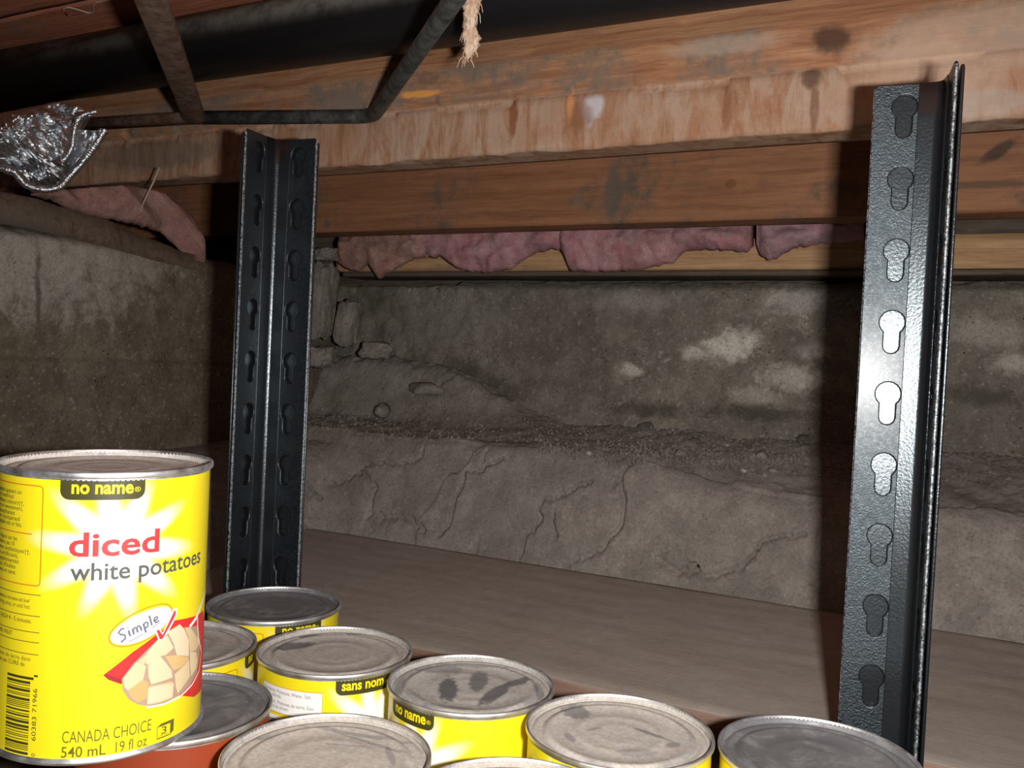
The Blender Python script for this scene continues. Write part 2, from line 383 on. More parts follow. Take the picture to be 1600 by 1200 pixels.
# C: sill plate lying over the concrete, seen behind the pink insulation
M_C = wood('sill_timber', ((0.24, 0.12, 0.055), (0.42, 0.24, 0.12), (0.52, 0.33, 0.18)), 0.3, (0.24, 0.2, 0.16))
beam('sill_plate', [(936, CZ + 110), (1000, CZ + 110), (1000, CZ + 142), (936, CZ + 142)], -745, 420, M_C,
     'pale sill plate behind the pink insulation, over the dark gap above the back wall', 'beam', rough=0.8)
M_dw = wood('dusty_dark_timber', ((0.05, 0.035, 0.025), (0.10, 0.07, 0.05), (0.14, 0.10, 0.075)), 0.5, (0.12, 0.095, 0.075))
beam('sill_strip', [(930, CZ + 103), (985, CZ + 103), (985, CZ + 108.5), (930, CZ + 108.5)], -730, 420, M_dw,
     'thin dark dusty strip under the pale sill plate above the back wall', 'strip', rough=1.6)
def rag_left(u, s, z): return (0, -14 * sm(560, 700, u))
# left sill plate runs along the left wall (built along u', turned by 90 degrees)
P = []
for i in range(150):
    s = 240 + 3.05 * i; zz = -16 * sm(480, 700, s)
    r = []
    for (u, z) in ((-736, 0), (-738, 13), (-742, 26), (-760, 29), (-800, 27), (-800, 0)):
        e = 1.5 * fr(s, z, u, 0.03, 4); r.append((u + e, s, WTOP + 2 + z * (1 - 0.35 * sm(560, 690, s)) + zz + e))
    P.append(r)
mb = MB().grid(P, True); mb.F.append(tuple(range(6))); mb.F.append(tuple(range(len(mb.V) - 6, len(mb.V)))[::-1])
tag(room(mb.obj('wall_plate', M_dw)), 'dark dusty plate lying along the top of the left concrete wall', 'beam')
# backing boards that close the crawl space off
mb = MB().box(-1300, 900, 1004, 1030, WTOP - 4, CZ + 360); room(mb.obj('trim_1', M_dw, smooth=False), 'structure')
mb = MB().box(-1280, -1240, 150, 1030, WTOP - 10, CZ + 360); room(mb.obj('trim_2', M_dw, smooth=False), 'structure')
# ceiling of loose subfloor boards over the pipe
M_ceil = wood('subfloor_timber', ((0.32, 0.10, 0.06), (0.50, 0.18, 0.10), (0.60, 0.25, 0.15)), 0.4, (0.38, 0.26, 0.21),
   spots=())
ceil = empty('ceiling'); ceil.rotation_euler = ROOM; tag(ceil, kind='structure')
s0 = 118
for i in range(10):
    s1 = s0 + 93 if i != 5 else s0 + 96
    P = []
    prof = [(s0 + 1.2, 0), (s1 - 1.2, 0.8 * (i % 2)), (s1 - 1.2, 19), (s0 + 1.2, 19)]
    den = []
    for k in range(13): den.append((prof[0][0] + (prof[1][0] - prof[0][0]) * k / 12, prof[1][1] * k / 12))
    den += [prof[2], prof[3]]
    for q in range(112):
        u = -1238 + 15 * q; P.append([(u, s + 0.8 * fr(u, i * 40, 0, 0.02, 3), CZ + 333 + z + 0.8 * fr(u * 0.3, s, 5, 0.06, 3)) for s, z in den])
    MB().grid(P, True).obj('board', M_ceil, ceil)
    s0 = s1
# loose plank lying on the earth behind the cans
M_pl = wood('dusty_plank', ((0.11, 0.06, 0.042), (0.18, 0.105, 0.075), (0.23, 0.14, 0.105)), 0.6, (0.37, 0.325, 0.285), gs=1.0, up=True)
PL0, PL1 = 547.0, 752.0
P = []
for i in range(330):
    u = -640 + 3.1 * i; r = []
    for k in range(42):
        s = PL0 + (PL1 - PL0) * k / 41; z = 74.5 + 23 * (s - PL0) / (PL1 - PL0)
        z += 0.5 * fr(u * 0.15, s, 3, 0.08, 4) - (1.2 if k in (0, 41) else 0)
        r.append((u, s, z))
    r += [(u, PL1 + .5, 80), (u, PL1, 77), (u, PL0, 56.5), (u, PL0 - 0.6, 58), (u, PL0 - 1.0 + 0.7 * fr(u * 0.2, 1, 1, 0.1, 3), 66), (u, PL0 - 0.8, 73)]
    P.append(r)
mb = MB().grid(P, True); k = len(P[0]); mb.F.append(tuple(range(k))[::-1]); mb.F.append(tuple(range(len(mb.V) - k, len(mb.V))))
tag(room(mb.obj('plank', M_pl)), 'wide dusty grey-brown plank lying between the cans and the cracked earth bank', 'plank')

# ------------------------------------------------------------------ stones and rubble
def stone(name, c, r, mat, label, group=None, seed=0, n=2):
    bm = bmesh.new(); bmesh.ops.create_icosphere(bm, subdivisions=n, radius=1)
    for v in bm.verts:
        d = 1 + 0.35 * fr(v.co.x + seed * 7.3, v.co.y, v.co.z, 1.1, 3); v.co = Vector((v.co.x * r[0] * d, v.co.y * r[1] * d, v.co.z * r[2] * d)) * MM
    me = bpy.data.meshes.new(name); bm.to_mesh(me); bm.free()
    p = Vector((c[0] * ca + c[1] * sa, -c[0] * sa + c[1] * ca, c[2]))
    o = link(name, me, mat, None, p, (0, 0, seed)); tag(o, label, 'stone', group); return o
def gz(px, py): h = hit_ground(px, py); return h.x, h.y, ground(h.x, h.y)
M_st = [concrete('pale_stone', (0.42, 0.39, 0.34), (0.5, 0.47, 0.42), 0.5), concrete('grey_stone', (0.21, 0.185, 0.16), (0.27, 0.24, 0.21), 0.2), concrete('dark_stone', (0.10, 0.09, 0.08), (0.13, 0.115, 0.10), 0.1)]
ST = [((1243, 655), (19, 9, 7), 0, 'long pale mortar lump against the back wall just left of the right post shadow'),
      ((1062, 712), (5.5, 5, 4), 1, 'rounded grey pebble on the earth ledge, largest of the gravel line'),
      ((1086, 692), (6, 5, 3.5), 2, 'dark flat stone on the earth ledge in front of the back wall'),
      ((920, 714), (3.2, 3, 2.4), 0, 'small pale pebble at the left end of the gravel line'),
      ((1136, 698), (2.6, 2.4, 2), 0, 'tiny white pebble on the ledge above the gravel line'),
      ((1190, 716), (8, 6, 5), 1, 'grey pebble in the gravel line close to the right post shadow'),
      ((1207, 738), (4.5, 4, 3.2), 1, 'brownish pebble below the gravel line near the right post shadow'),
      ((1487, 698), (10, 8, 8), 1, 'round grey stone beside the right edge of the right post'),
      ((1162, 738), (3.0, 3, 2.4), 0, 'small pale pebble on the bank below the gravel line'),
      ((940, 650), (16, 9, 8), 1, 'rounded clod at the foot of the back wall behind the wide black crack'),
      ((1030, 645), (24, 9, 8), 2, 'dark mortar clod at the foot of the back wall in the middle'),
      ((600, 640), (26, 12, 10), 1, 'flat earth clod on the rubble slope right of the left post'),
      ((665, 612), (24, 12, 9), 1, 'smooth clod under a diagonal crack on the rubble slope'),
      ((1255, 690), (9, 7, 5), 2, 'dark lump at the wall foot by the right post shadow'),
      ((212, 692), (13, 10, 9), 1, 'flat brown stone behind the tall can, standing at the left wall foot'),
      ((265, 688), (20, 12, 12), 1, 'rounded earth lump at the left wall foot behind the tall can'),
      ((604, 635), (6, 4, 4), 0, 'small pale stone chip on the rubble slope')]
for i, (q, r, k, lab) in enumerate(ST):
    c = gz(*q); stone('stone', (c[0], c[1], c[2] + r[2] * 0.05), r, M_st[k], lab, seed=i, n=3)
# broken chunks of masonry in the corner behind the left post
for i, (px, py, D, r) in enumerate([(500, 470, 1095, (16, 18, 44)), (543, 506, 1085, (12, 13, 27)), (590, 548, 1085, (20, 13, 10)), (512, 398, 1130, (14, 12, 8)), (497, 558, 1070, (20, 16, 12))]):
    p = toroom(at_d(px, py, D))
    lab = ['tall broken masonry block in the wall corner, half hidden by the left post', 'upright pale-edged masonry block, second from the left post in the wall corner', 'low masonry lump at the foot of the wall corner, right of the upright ones',
           'small masonry lump in the dark hole under the joist by the left post', 'squat masonry lump low beside the right edge of the left post'][i]
    bm = bmesh.new(); bmesh.ops.create_cube(bm, size=2); bmesh.ops.subdivide_edges(bm, edges=bm.edges[:], cuts=14, use_grid_fill=True)
    for v in bm.verts:
        q = v.co.lerp(v.co.normalized() * 1.2, 0.45); d = 1 + 0.16 * fr(q.x + i * 9, q.y, q.z, 1.3, 4) - 0.15 * abs(fr(q.x, q.y + i * 5, q.z, 2.1, 3))
        v.co = Vector((q.x * r[0] * d + q.z * 3, q.y * r[1] * d, q.z * r[2] * d)) * MM
    me = bpy.data.meshes.new('masonry_block'); bm.to_mesh(me); bm.free()
    tag(link('masonry_block', me, M_st[1], None, (p[0] * ca + p[1] * sa, -p[0] * sa + p[1] * ca, p[2]), (0, 0, -YAW)), lab, 'masonry')
# gravel too fine to count
mb = MB(); rnd = random.Random(3)
def pebble(u, s, z, r):
    V = [(u + r * math.cos(a) * rnd.uniform(.7, 1.2), s + r * math.sin(a) * rnd.uniform(.7, 1.2), z) for a in (0, 1.57, 3.14, 4.71)]
    V += [(u, s, z + r * rnd.uniform(.5, .9)), (u, s, z - r)]
    mb.add(V, [(0, 1, 4), (1, 2, 4), (2, 3, 4), (3, 0, 4), (1, 0, 5), (2, 1, 5), (3, 2, 5), (0, 3, 5)])
for i in range(7500):
    k = rnd.random()
    if k < 0.3: px = rnd.uniform(840, 1340); py = 705 + (px - 840) * 0.05 + rnd.gauss(0, 9)
    elif k < 0.85: px = rnd.uniform(460, 1640); py = rnd.uniform(648 + max(0, px - 800) * 0.07, 690 + max(0, px - 800) * 0.1)
    else: px = rnd.uniform(470, 760); py = rnd.uniform(575, 655)
    h = hit_ground(px, py)
    if h.y > 922: continue
    pebble(h.x, h.y, ground(h.x, h.y) + 0.2, min(3.2, rnd.expovariate(1 / 0.75) + 0.4))
tag(room(mb.obj('gravel', M_earth, smooth=False)), 'fine grey gravel and crumbs strewn along the earth ledge', 'gravel', kind='stuff')

# ------------------------------------------------------------------ pink insulation
def wool(name, a, b, dirt):
    m = NT(name, 0.95, 0, 0.05)
    f = m.noise(0.05, 6, 0.7, 0.8); g = m.noise(0.5, 4, 0.7)
    c = m.mix(m.mr(f, 0.35, 0.65), a, b); c = m.mix(m.mr(m.noise(0.02, 5, 0.7), 0.45, 0.65, 0, dirt), c, (0.15, 0.11, 0.09))
    c = m.mix(m.mr(g, 0.35, 0.6, 0.3, 0), c, tuple(x * 0.5 for x in a))
    m.col(c); m.bump(m.math('ADD', f, m.math('MULTIPLY', g, 0.6)), 0.9, 2.5); return m.m
def strip_blob(name, st, plane, bulge, mat, label, nv=16, step=4, amp=5.0, seed=0, cat='insulation'):
    pts = []
    for (x0, t0, b0), (x1, t1, b1) in zip(st, st[1:]):
        n = max(1, int(abs(x1 - x0) / step))
        for q in range(n): k = q / n; pts.append((x0 + (x1 - x0) * k, t0 + (t1 - t0) * k, b0 + (b1 - b0) * k))
    pts.append(st[-1]); P = []; N = len(pts)
    for i, (px, t, b) in enumerate(pts):
        row = []; edge = min(1, min(i, N - 1 - i) / 3.0) ** 0.5
        b += 3 * fr(px, 0, seed, 0.12, 3)
        A = plane(px, t); B = plane(px, b)
        for j in range(2 * nv):
            v = j / nv if j < nv else (2 * nv - j) / nv
            p = A.lerp(B, v); th = math.sin(math.pi * min(1, max(0, 0.15 + v * 0.85))) ** 0.5 * bulge * edge
            d = th * (1 if j < nv else -0.5)
            d += amp * edge * (fr(p.x, p.y + p.z * 1.3, seed, 0.045, 4) * 1.3 - 1.2 * abs(fr(p.x + p.y, p.z * 1.2, seed + 4, 0.03, 3))) * (1 if j < nv else 0.3)
            row.append((p + bulge_dir * d))
        P.append([tuple(q) for q in row])
    mb = MB().grid(P, True); k = 2 * nv; mb.F.append(tuple(range(k))[::-1]); mb.F.append(tuple(range(len(mb.V) - k, len(mb.V))))
    return tag(room(mb.obj(name, mat)), label, cat)
IS = 905.0
pl = lambda x, y: at_s(x, y, IS)
bulge_dir = Vector((0.1, -1, 0))
M_w1 = wool('dusty_pink_wool', (0.38, 0.19, 0.16), (0.44, 0.27, 0.23), 0.75)
M_w2 = wool('pink_wool', (0.42, 0.18, 0.20), (0.48, 0.29, 0.30), 0.45)
M_w3 = wool('mauve_wool', (0.44, 0.22, 0.27), (0.50, 0.32, 0.34), 0.4)
strip_blob('insulation_tuft', [(529,372,412),(545,362,422),(562,358,424),(578,356,412),(591,354,438),(606,354,428),(621,354,420),(648,354,404),(672,354,402)], pl, 15, M_w1,
     'dirty orange-pink insulation clump at the left end, drooping over the wall edge', seed=1)
strip_blob('insulation_tuft', [(640,354,404),(668,354,402),(690,353,402),(714,352,419),(735,352,424),(768,352,427),(800,352,420),(825,351,404),(840,351,396),(865,351,391),(886,351,386)], pl, 15, M_w2,
     'pink insulation clump in the middle left, just left of the vertical fold', seed=5)
strip_blob('insulation_tuft', [(874,351,390),(882,351,400),(891,350,424),(925,349,425),(960,348,425),(1000,347,422),(1030,347,415),(1052,346,411),(1071,346,392),(1100,346,391),(1140,345,392),(1168,345,395),(1178,345,384)], pl, 18, M_w2,
     'widest and pinkest insulation clump, hanging in the centre under the joist', seed=9)
strip_blob('insulation_tuft', [(1182,345,382),(1188,344,398),(1200,344,406),(1213,344,405),(1228,343,396),(1242,343,387),(1270,342,384),(1296,342,380),(1330,342,378),(1350,342,374)], pl, 17, M_w3,
     'crumpled mauve insulation clump at the right end near the right post', seed=13)
bulge_dir = Vector((1, -0.2, 0))
strip_blob('insulation_tuft', [(48,301,306),(80,298,313),(110,296,328),(147,293,339),(205,290,350),(249,303,362),(275,320,385),(295,343,404),(315,372,412),(322,392,416)],
     lambda x, y: at_u(x, y, WU - 6), 14, wool('dim_pink_wool', (0.30, 0.15, 0.13), (0.36, 0.21, 0.19), 0.4),
     'long faded pink insulation batt sagging over the left wall below the foil', seed=17, amp=4)

# ------------------------------------------------------------------ pipe, rods
M_pipe = NT('black_pipe_plastic', 0.42, 0, 0.4)
nz_ = M_pipe.n.new('ShaderNodeNewGeometry'); zz = M_pipe.sep(nz_.outputs['Normal'])[2]
dm = M_pipe.math('MULTIPLY', M_pipe.mr(zz, -0.25, 0.45), M_pipe.mr(M_pipe.noise(0.05, 6, 0.7), 0.3, 0.65, 0.3, 0.95))
M_pipe.col(M_pipe.mix(dm, (0.010, 0.010, 0.011), (0.24, 0.24, 0.21))); M_pipe.rgh(M_pipe.mr(dm, 0, 0.5, 0.4, 0.95)); M_pipe = M_pipe.m
mb = MB().tube([(-1238, 638, CZ + 295), (-300, 638, CZ + 295), (500, 638, CZ + 295)], 31, 64)
tag(room(mb.obj('drain_pipe', M_pipe)), 'thick black plastic drain pipe running along the top in front of the beam', 'pipe')
def metalpaint(name, a, b, rough=0.6, metal=0.4, sc=0.08):
    m = NT(name, rough, metal, 0.4); f = m.noise(sc, 6, 0.7); m.col(m.mix(m.mr(f, 0.35, 0.65), a, b)); m.bump(f, 0.5, 1.0); return m.m
def smooth_path(P, rad=22, n=8):
    out = [P[0]]
    for a, b, c in zip(P, P[1:], P[2:]):
        p0 = b + (a - b).normalized() * rad; p1 = b + (c - b).normalized() * rad
        out += [p0.lerp(b, k / n).lerp(b.lerp(p1, k / n), k / n) for k in range(n + 1)]
    out.append(P[-1]); return out
ZF = CZ + 221
rp = [at_z(318, 184, ZF), at_z(583, 182, ZF - 2), at_z(735, -38, ZF)]
rp[2] = rp[2] + (rp[2] - rp[1]) * 1.3
rp = smooth_path(rp, 16)
mb = MB().tube(rp, 6.4, 20)
rack = empty('metal_frame', rp[0]); RK = rp[0]
tag(rack, 'bent dark rod and rusty flat bar frame crossing under the drain pipe', 'frame')
mb.obj('rod', metalpaint('dark_steel_pipe', (0.035, 0.036, 0.036), (0.10, 0.10, 0.095), 0.5, 0.3), rack, -RK)
q_ = [at_z(112, 196, ZF - 1), at_z(304, 184, ZF - 1), at_z(222, -40, ZF)]; q_[2] = q_[2] + (q_[2] - q_[1]) * 1.3
sp_ = smooth_path(q_, 8)
def strap(mb, pts, wide, thick):
    P = []
    for i, p in enumerate(pts):
        t = (pts[min(i + 1, len(pts) - 1)] - pts[max(i - 1, 0)]).normalized(); a = t.cross(Vector((0, 0, 1))).normalized()
        ww = wide(i / (len(pts) - 1)); b = a.cross(t)
        P.append([tuple(p + a * x * ww / 2 + b * z * thick / 2) for x, z in ((-1, -.6), (-.85, -1), (.85, -1), (1, -.6), (1, .6), (.85, 1), (-.85, 1), (-1, .6))])
    mb.grid(P, True); mb.F.append(tuple(range(8))[::-1]); mb.F.append(tuple(range(len(mb.V) - 8, len(mb.V)))); return mb
bar = strap(MB(), sp_, lambda k: 14 if k < 0.3 else 20, 9)
tag(bar.obj('flat_bar', metalpaint('rusty_brown_steel', (0.07, 0.038, 0.026), (0.15, 0.095, 0.07), 0.7, 0.2), rack, -RK), 'rusty brown flat bar')

# ------------------------------------------------------------------ foil duct
M_foil = NT('aluminium_foil', 0.2, 1.0, 0.5); M_foil.col((0.50, 0.53, 0.56, 1)); M_foil.bump(M_foil.noise(0.25, 5, 0.7, 1.0), 0.5, 1.5); M_foil = M_foil.m
foil = empty('foil_duct', at_d(70, 240, 690))
tag(foil, 'crumpled silver foil duct end with beaded hems, poking in at the upper left', 'duct')
FO = at_d(70, 240, 690)
def fp(px, py, D=690): return at_d(px, py, D) - FO
outl = [(-90,205),(-60,176),(0,176),(40,168),(75,160),(104,158),(128,164),(142,180),(128,192),(120,215),(118,240),(112,262),(98,282),(78,294),(50,290),(28,274),(8,262),(-40,262),(-80,245)]
ctr = fp(45, 225); P = []
NR, NA = 30, 150
for i in range(NR):
    rr = (i + 0.02) / (NR - 1) if i else 0.0; row = []
    for k in range(NA):
        f = k / NA * len(outl); a = int(f); q = f - a; A = outl[a]; B = outl[(a + 1) % len(outl)]
        e = fp(A[0] + (B[0] - A[0]) * q, A[1] + (B[1] - A[1]) * q); p = ctr.lerp(e, rr)
        p.y -= 30 * (1 - rr ** 2.2)
        n1 = abs(fr(p.x, p.z, 3, 0.035, 3)); n2 = abs(fr(p.x + p.z * 0.6, p.z * 0.4, 8, 0.11, 3)); n3 = fr(p.x, p.z, 12, 0.3, 2)
        p.y += (16 * n1 + 7 * n2 + 1.0 * n3) * min(1, 0.2 + (1 - rr) * 3)
        row.append(tuple(p))
    P.append(row)
for i in range(1, 12):                                # the back half, so that the duct end has depth
    k = i / 11; P.append([tuple(Vector(v).lerp(ctr, k * 0.9) + Vector((0, 34 * math.sin(k * 1.57) , 0))) for v in P[NR - 1]])
MB().grid(P, True).obj('duct_skin', M_foil, foil, smooth=False)
def hem(pts, r):
    pts = [fp(*p) for p in pts]; out = []
    for i in range(len(pts) - 1):
        a = pts[max(i - 1, 0)]; b = pts[i]; c = pts[i + 1]; d = pts[min(i + 2, len(pts) - 1)]
        for k in range(10):
            t = k / 10; out.append(0.5 * ((2 * b) + (c - a) * t + (2 * a - 5 * b + 4 * c - d) * t * t + (3 * b - a - 3 * c + d) * t ** 3))
    # resample finely for the beads
    fine = [out[i].lerp(out[i + 1], k / 3) for i in range(len(out) - 1) for k in range(3)]
    return MB().tube(fine, lambda i: r * (1 + 0.16 * math.sin(i * 1.9)) * (0.8 + 0.3 * fr(i, 0, 0, 0.1, 2)), 14)
hem([(150, 174, 668), (126, 182, 664), (116, 205, 660), (112, 230, 662), (100, 250, 664)], 2.6).obj('hem', M_foil, foil)
hem([(163, 204, 676), (152, 222, 672), (132, 250, 668), (112, 272, 668), (92, 292, 668), (66, 296, 666), (40, 288, 664), (20, 268, 664), (-20, 258, 664)], 3.2).obj('hem', M_foil, foil)
P = []
for i in range(12):                                   # flap between the two hems
    t = i / 11; A = fp(116 + (100 - 116) * t, 200 + 55 * t, 664); B = fp(160 - 62 * t, 204 + 84 * t, 674)
    P.append([tuple(A.lerp(B, k / 9) + Vector((0, 5 * fr(i * 5, k * 5, 2, 0.11, 3) + 4 * math.sin(k / 9 * 3.14), 0))) for k in range(10)])
MB().grid(P).obj('flap', M_foil, foil, smooth=False)

# ------------------------------------------------------------------ hanging shred, thread, twig
M_fib = NT('frayed_fibre', 0.9, 0, 0.1); f = M_fib.noise(0.25, 5, 0.7, 0, M_fib.scale(M_fib.P, (1, 1, 0.35))); M_fib.col(M_fib.mix(M_fib.mr(f, 0.35, 0.65), (0.55, 0.36, 0.24), (0.80, 0.66, 0.54))); M_fib.bump(f, 0.9, 1.5); M_fib = M_fib.m
FB = at_d(736, 40, 640); P = []
for i in range(60):
    t = i / 59; py = 92 - 130 * t; cx = 731 + 12 * t + 3 * math.sin(t * 9); c = at_d(cx, py, 640) - FB
    wd = [0.4, 5, 6.5, 4.6, 4.2, 5.6, 5.0, 5.5][min(7, int(t * 8))]; wd2 = [5, 6.5, 4.6, 4.2, 5.6, 5.0, 5.5, 6][min(7, int(t * 8))]; k_ = t * 8 - int(t * 8); wd = wd + (wd2 - wd) * k_
    P.append([tuple(c + Vector((math.cos(a / 20 * 6.283), math.sin(a / 20 * 6.283) * 0.6, 0)) * wd * (1 + 0.5 * fr(i * 0.35, math.cos(a / 20 * 6.283) * 3, math.sin(a / 20 * 6.283) * 3, 0.9, 3))) for a in range(20)])
sh = MB().grid(P, True); rnd = random.Random(5)
for i in range(60):
    t = rnd.random(); c = at_d(731 + 12 * t, 92 - 130 * t, 640) - FB; a = rnd.uniform(0, 6.28); d = Vector((math.cos(a) * rnd.uniform(3, 6.5), math.sin(a) * 3, 0))
    sh.tube([c + d * 0.5, c + d * 1.0 + Vector((0, 0, -3)), c + d * 1.15 + Vector((rnd.uniform(-1, 1), 0, -rnd.uniform(5, 10)))], lambda i: 0.5 - 0.15 * i, 5)
tag(sh.obj('fibre_shred', M_fib, None, FB), 'pale frayed shred of fibre hanging down at the top in front of the drain pipe', 'fibre')
M_th = plain('pale_thread', (0.52, 0.42, 0.36), 0.9)
th = [at_z(x, y, CZ + 331.0) for x, y in ((105, 24), (98, 14), (106, 11), (122, 15), (140, 21), (147, 18), (145, 8), (152, 3), (170, 0), (190, -6))]
tag(MB().tube(smooth_path(th, 3, 4), 0.7, 6).obj('thread', M_th), 'loose pale thread stuck to the ceiling boards at the upper left', 'thread')
tw = [at_d(249, 262, 880), at_d(240, 284, 878), at_d(228, 308, 876), at_d(218, 331, 872)]
tag(MB().tube(tw, lambda i: 1.1 - 0.2 * i, 7).obj('twig', plain('twig_straw', (0.40, 0.32, 0.25), 0.8)), 'thin pale straw hanging in front of the insulation left of the left post', 'straw')
# small white burr on the underside of the beam
tag(MB().tube([at_z(652, 95, ZF + 9), at_z(645, 92, ZF + 12), at_z(649, 88, ZF + 16)], 1.4, 6).obj('lint', M_th), 'tiny ball of lint stuck on the bent rod', 'lint')

# ------------------------------------------------------------------ shelving unit
def keyhole(cx, cy, n=14):
    # wide round top and a narrower slot below
    R1, r2, h = 6.2, 3.8, 10.5; pts = []
    a0 = math.asin(r2 / R1)
    for i in range(n + 1):
        a = -math.pi / 2 + a0 + (2 * math.pi - 2 * a0) * i / n; pts.append((cx + R1 * math.cos(a), cy + 4 + R1 * math.sin(a)))
    pts = pts[::-1] if False else pts
    for i in range(7):
        a = math.pi + math.pi * i / 6; pts.append((cx + r2 * math.cos(a), cy - h + 2 + r2 * math.sin(a)))
    return pts
def plate(w0, w1, z0, z1, holes, th):
    cu = bpy.data.curves.new('p', 'CURVE'); cu.dimensions = '2D'; cu.fill_mode = 'BOTH'; cu.extrude = (th / 2 - 0.7) * MM; cu.bevel_depth = 0.7 * MM; cu.bevel_resolution = 2; cu.offset = -0.7 * MM
    def add(P):
        s = cu.splines.new('POLY'); s.points.add(len(P) - 1); s.use_cyclic_u = True
        for q, p in zip(s.points, P): q.co = (p[0] * MM, p[1] * MM, 0, 1)
    add([(w0, z0), (w1, z0), (w1, z1 - 2), (w1 - 2, z1), (w0, z1)])
    for h in holes: add(keyhole(*h))
    o = bpy.data.objects.new('p', cu); C.objects.link(o); dg = bpy.context.evaluated_depsgraph_get(); me = bpy.data.meshes.new_from_object(o.evaluated_get(dg))
    bpy.data.objects.remove(o); bpy.data.curves.remove(cu)
    V = [tuple(c / MM for c in v.co) for v in me.vertices]; F = [tuple(p.vertices) for p in me.polygons]; bpy.data.meshes.remove(me); return V, F
MIDP = [(-12.2, -0.25), (-11.8, -0.27), (-11.3, -0.33), (-10.9, -0.38), (-4.6, -0.95), (-4.2, -1.02), (-3.6, -1.2), (-3.1, -1.45), (-2.7, -1.75), (-2.35, -2.1)]
def angle_mesh(W, z0, z1, holez, th=1.8, r=12.0, off=0.0, hx=None):
    # corner at the origin, one flange along -x, the other along -y; the hollow side looks to (-x, -y)
    mb = MB(); hx = hx or (W - 15.5)
    V, F = plate(r, W, z0, z1, [(hx, z) for z in holez], th)
    mb.add([(-x - off * 0, -t + off, y) for x, y, t in V], F)
    mb.add([(-t + off, -x, y) for x, y, t in V], [f[::-1] for f in F])
    flat = mb; mb = MB(); N = 12; P = []
    for z in (z0, z1):
        row = []
        for k in range(N + 1):
            pass
        for (x, y) in MIDP + [(b, a) for a, b in MIDP[::-1]]: row.append((x - th * 0.5 + off, y - th * 0.5 + off, z))
        for (x, y) in (MIDP + [(b, a) for a, b in MIDP[::-1]])[::-1]: row.append((x + th * 0.35 + off, y + th * 0.35 + off, z))
        P.append(row)
    P2 = [[tuple(Vector(a).lerp(Vector(b), k / 40)) for a, b in zip(P[0], P[1])] for k in range(41)]
    n0 = len(mb.V); mb.grid(P2, True); m_ = len(P[0]); mb.F.append(tuple(n0 + k for k in range(m_))[::-1]); mb.F.append(tuple(len(mb.V) - m_ + k for k in range(m_)))
    eds = []                                      # worn, speckled outer edge of each flange, its bright lit line coloured in
    for F_ in (lambda x, t: (-x, -t + off), lambda x, t: (-t + off, -x)):
        P = []; w_ = W + 0.12
        for q in range(61):
            z = z0 + (z1 - z0 - 2) * q / 60
            P.append([(*F_(x, t), z) for x, t in ((w_ - .75, -th / 2 - .06), (w_, -th / 2 + .5), (w_, th / 2 - .5), (w_ - .75, th / 2 + .06))])
        eds.append(MB().grid(P))
    return flat, mb, eds
def build_post(t, W, z0, z1, hz, m1, m2, off=0.0, edges=True, name='flange'):
    a, b, e = angle_mesh(W, z0, z1, hz, off=off)
    if off: a.add(b.V, b.F); shade(a.obj(name, m1, t)); return
    shade(a.obj(name, m1, t)); shade(b.obj('corner_bend', m2, t))
    for q in e: tag(q.obj('worn_lit_edge', M_edge, t, smooth=False), 'scuffed edge with its bright highlight painted in')
M_post = NT('hammered_black_paint', 0.42, 0.0, 0.72)
h1 = M_post.noise(0.9, 3, 0.6); h2 = M_post.noise(0.22, 2)
M_post.col(M_post.mix(M_post.mr(M_post.noise(0.03, 5, 0.7), 0.45, 0.75, 0, 0.35), (0.004, 0.005, 0.007), (0.022, 0.024, 0.026)))
M_post.rgh(M_post.mr(M_post.noise(0.5, 3), 0.3, 0.7, 0.34, 0.52)); M_post.bump(M_post.math('ADD', h1, M_post.math('MULTIPLY', h2, 0.4)), 0.7, 0.55)
M_post.b.inputs['Specular Tint'].default_value = (0.75, 0.9, 1, 1)
M_post.b.inputs['Coat Weight'].default_value = 0.2; M_post.b.inputs['Coat Roughness'].default_value = 0.25
M_post = M_post.m
M_post2 = NT('satin_black_paint', 0.27, 0.0, 0.9); M_post2.col((0.008, 0.009, 0.011, 1)); M_post2.bump(M_post2.noise(0.7, 3, 0.6), 0.35, 0.4); M_post2.b.inputs['Specular Tint'].default_value = (0.8, 0.92, 1, 1)
M_edge = NT('worn_edge_highlight', 0.5, 0.2, 0.5); M_edge.col(M_edge.mix(M_edge.mr(M_edge.noise(0.7, 4, 0.8), 0.42, 0.6), (0.02, 0.022, 0.025), (0.34, 0.36, 0.38))); M_edge = M_edge.m; M_post2 = M_post2.m  # pale speckle: chipped paint plus the edge highlight put into the colour
PT = CZ + 158; HZ = [PT - 16 - 38.1 * k for k in range(16)]
PR = Vector((219.5, 468.5, 0)); PLf = Vector((-184.5, 668, 0))
W_ = 36.0
def shade(o):
    for p in o.data.polygons: p.use_smooth = abs(p.normal.z) < 0.5 and max(abs(p.normal.x), abs(p.normal.y)) < 0.999
    return o
post = empty('shelf_post', PR, -R_(18.5)); tag(post, 'right black slotted steel post with bright keyholes, standing behind the dark-lidded can', 'post')
build_post(post, 35.0, -318, PT, HZ, M_post, M_post2)
build_post(post, 34.6, -200, PT - 1.5, [], M_post2, M_post2, 3.0, name='inner_angle')
lp_ = empty('shelf_post', PLf, R_(90 - 21.6)); tag(lp_, 'left black slotted steel post with two hole-punched flanges, behind the tall can', 'post')
build_post(lp_, W_, -318, PT, HZ, M_post, M_post2); build_post(lp_, W_ - .4, -200, PT - 1.5, [], M_post2, M_post2, 3.2, name='inner_angle')
unit = empty('shelf', (PR + PLf) / 2); UO = (PR + PLf) / 2
tag(unit, 'shelf board under the yellow cans, between the two black posts', 'shelf')
uv = (PR - PLf).normalized(); vv = Vector((-uv.y, uv.x, 0)); LL = (PR - PLf).length
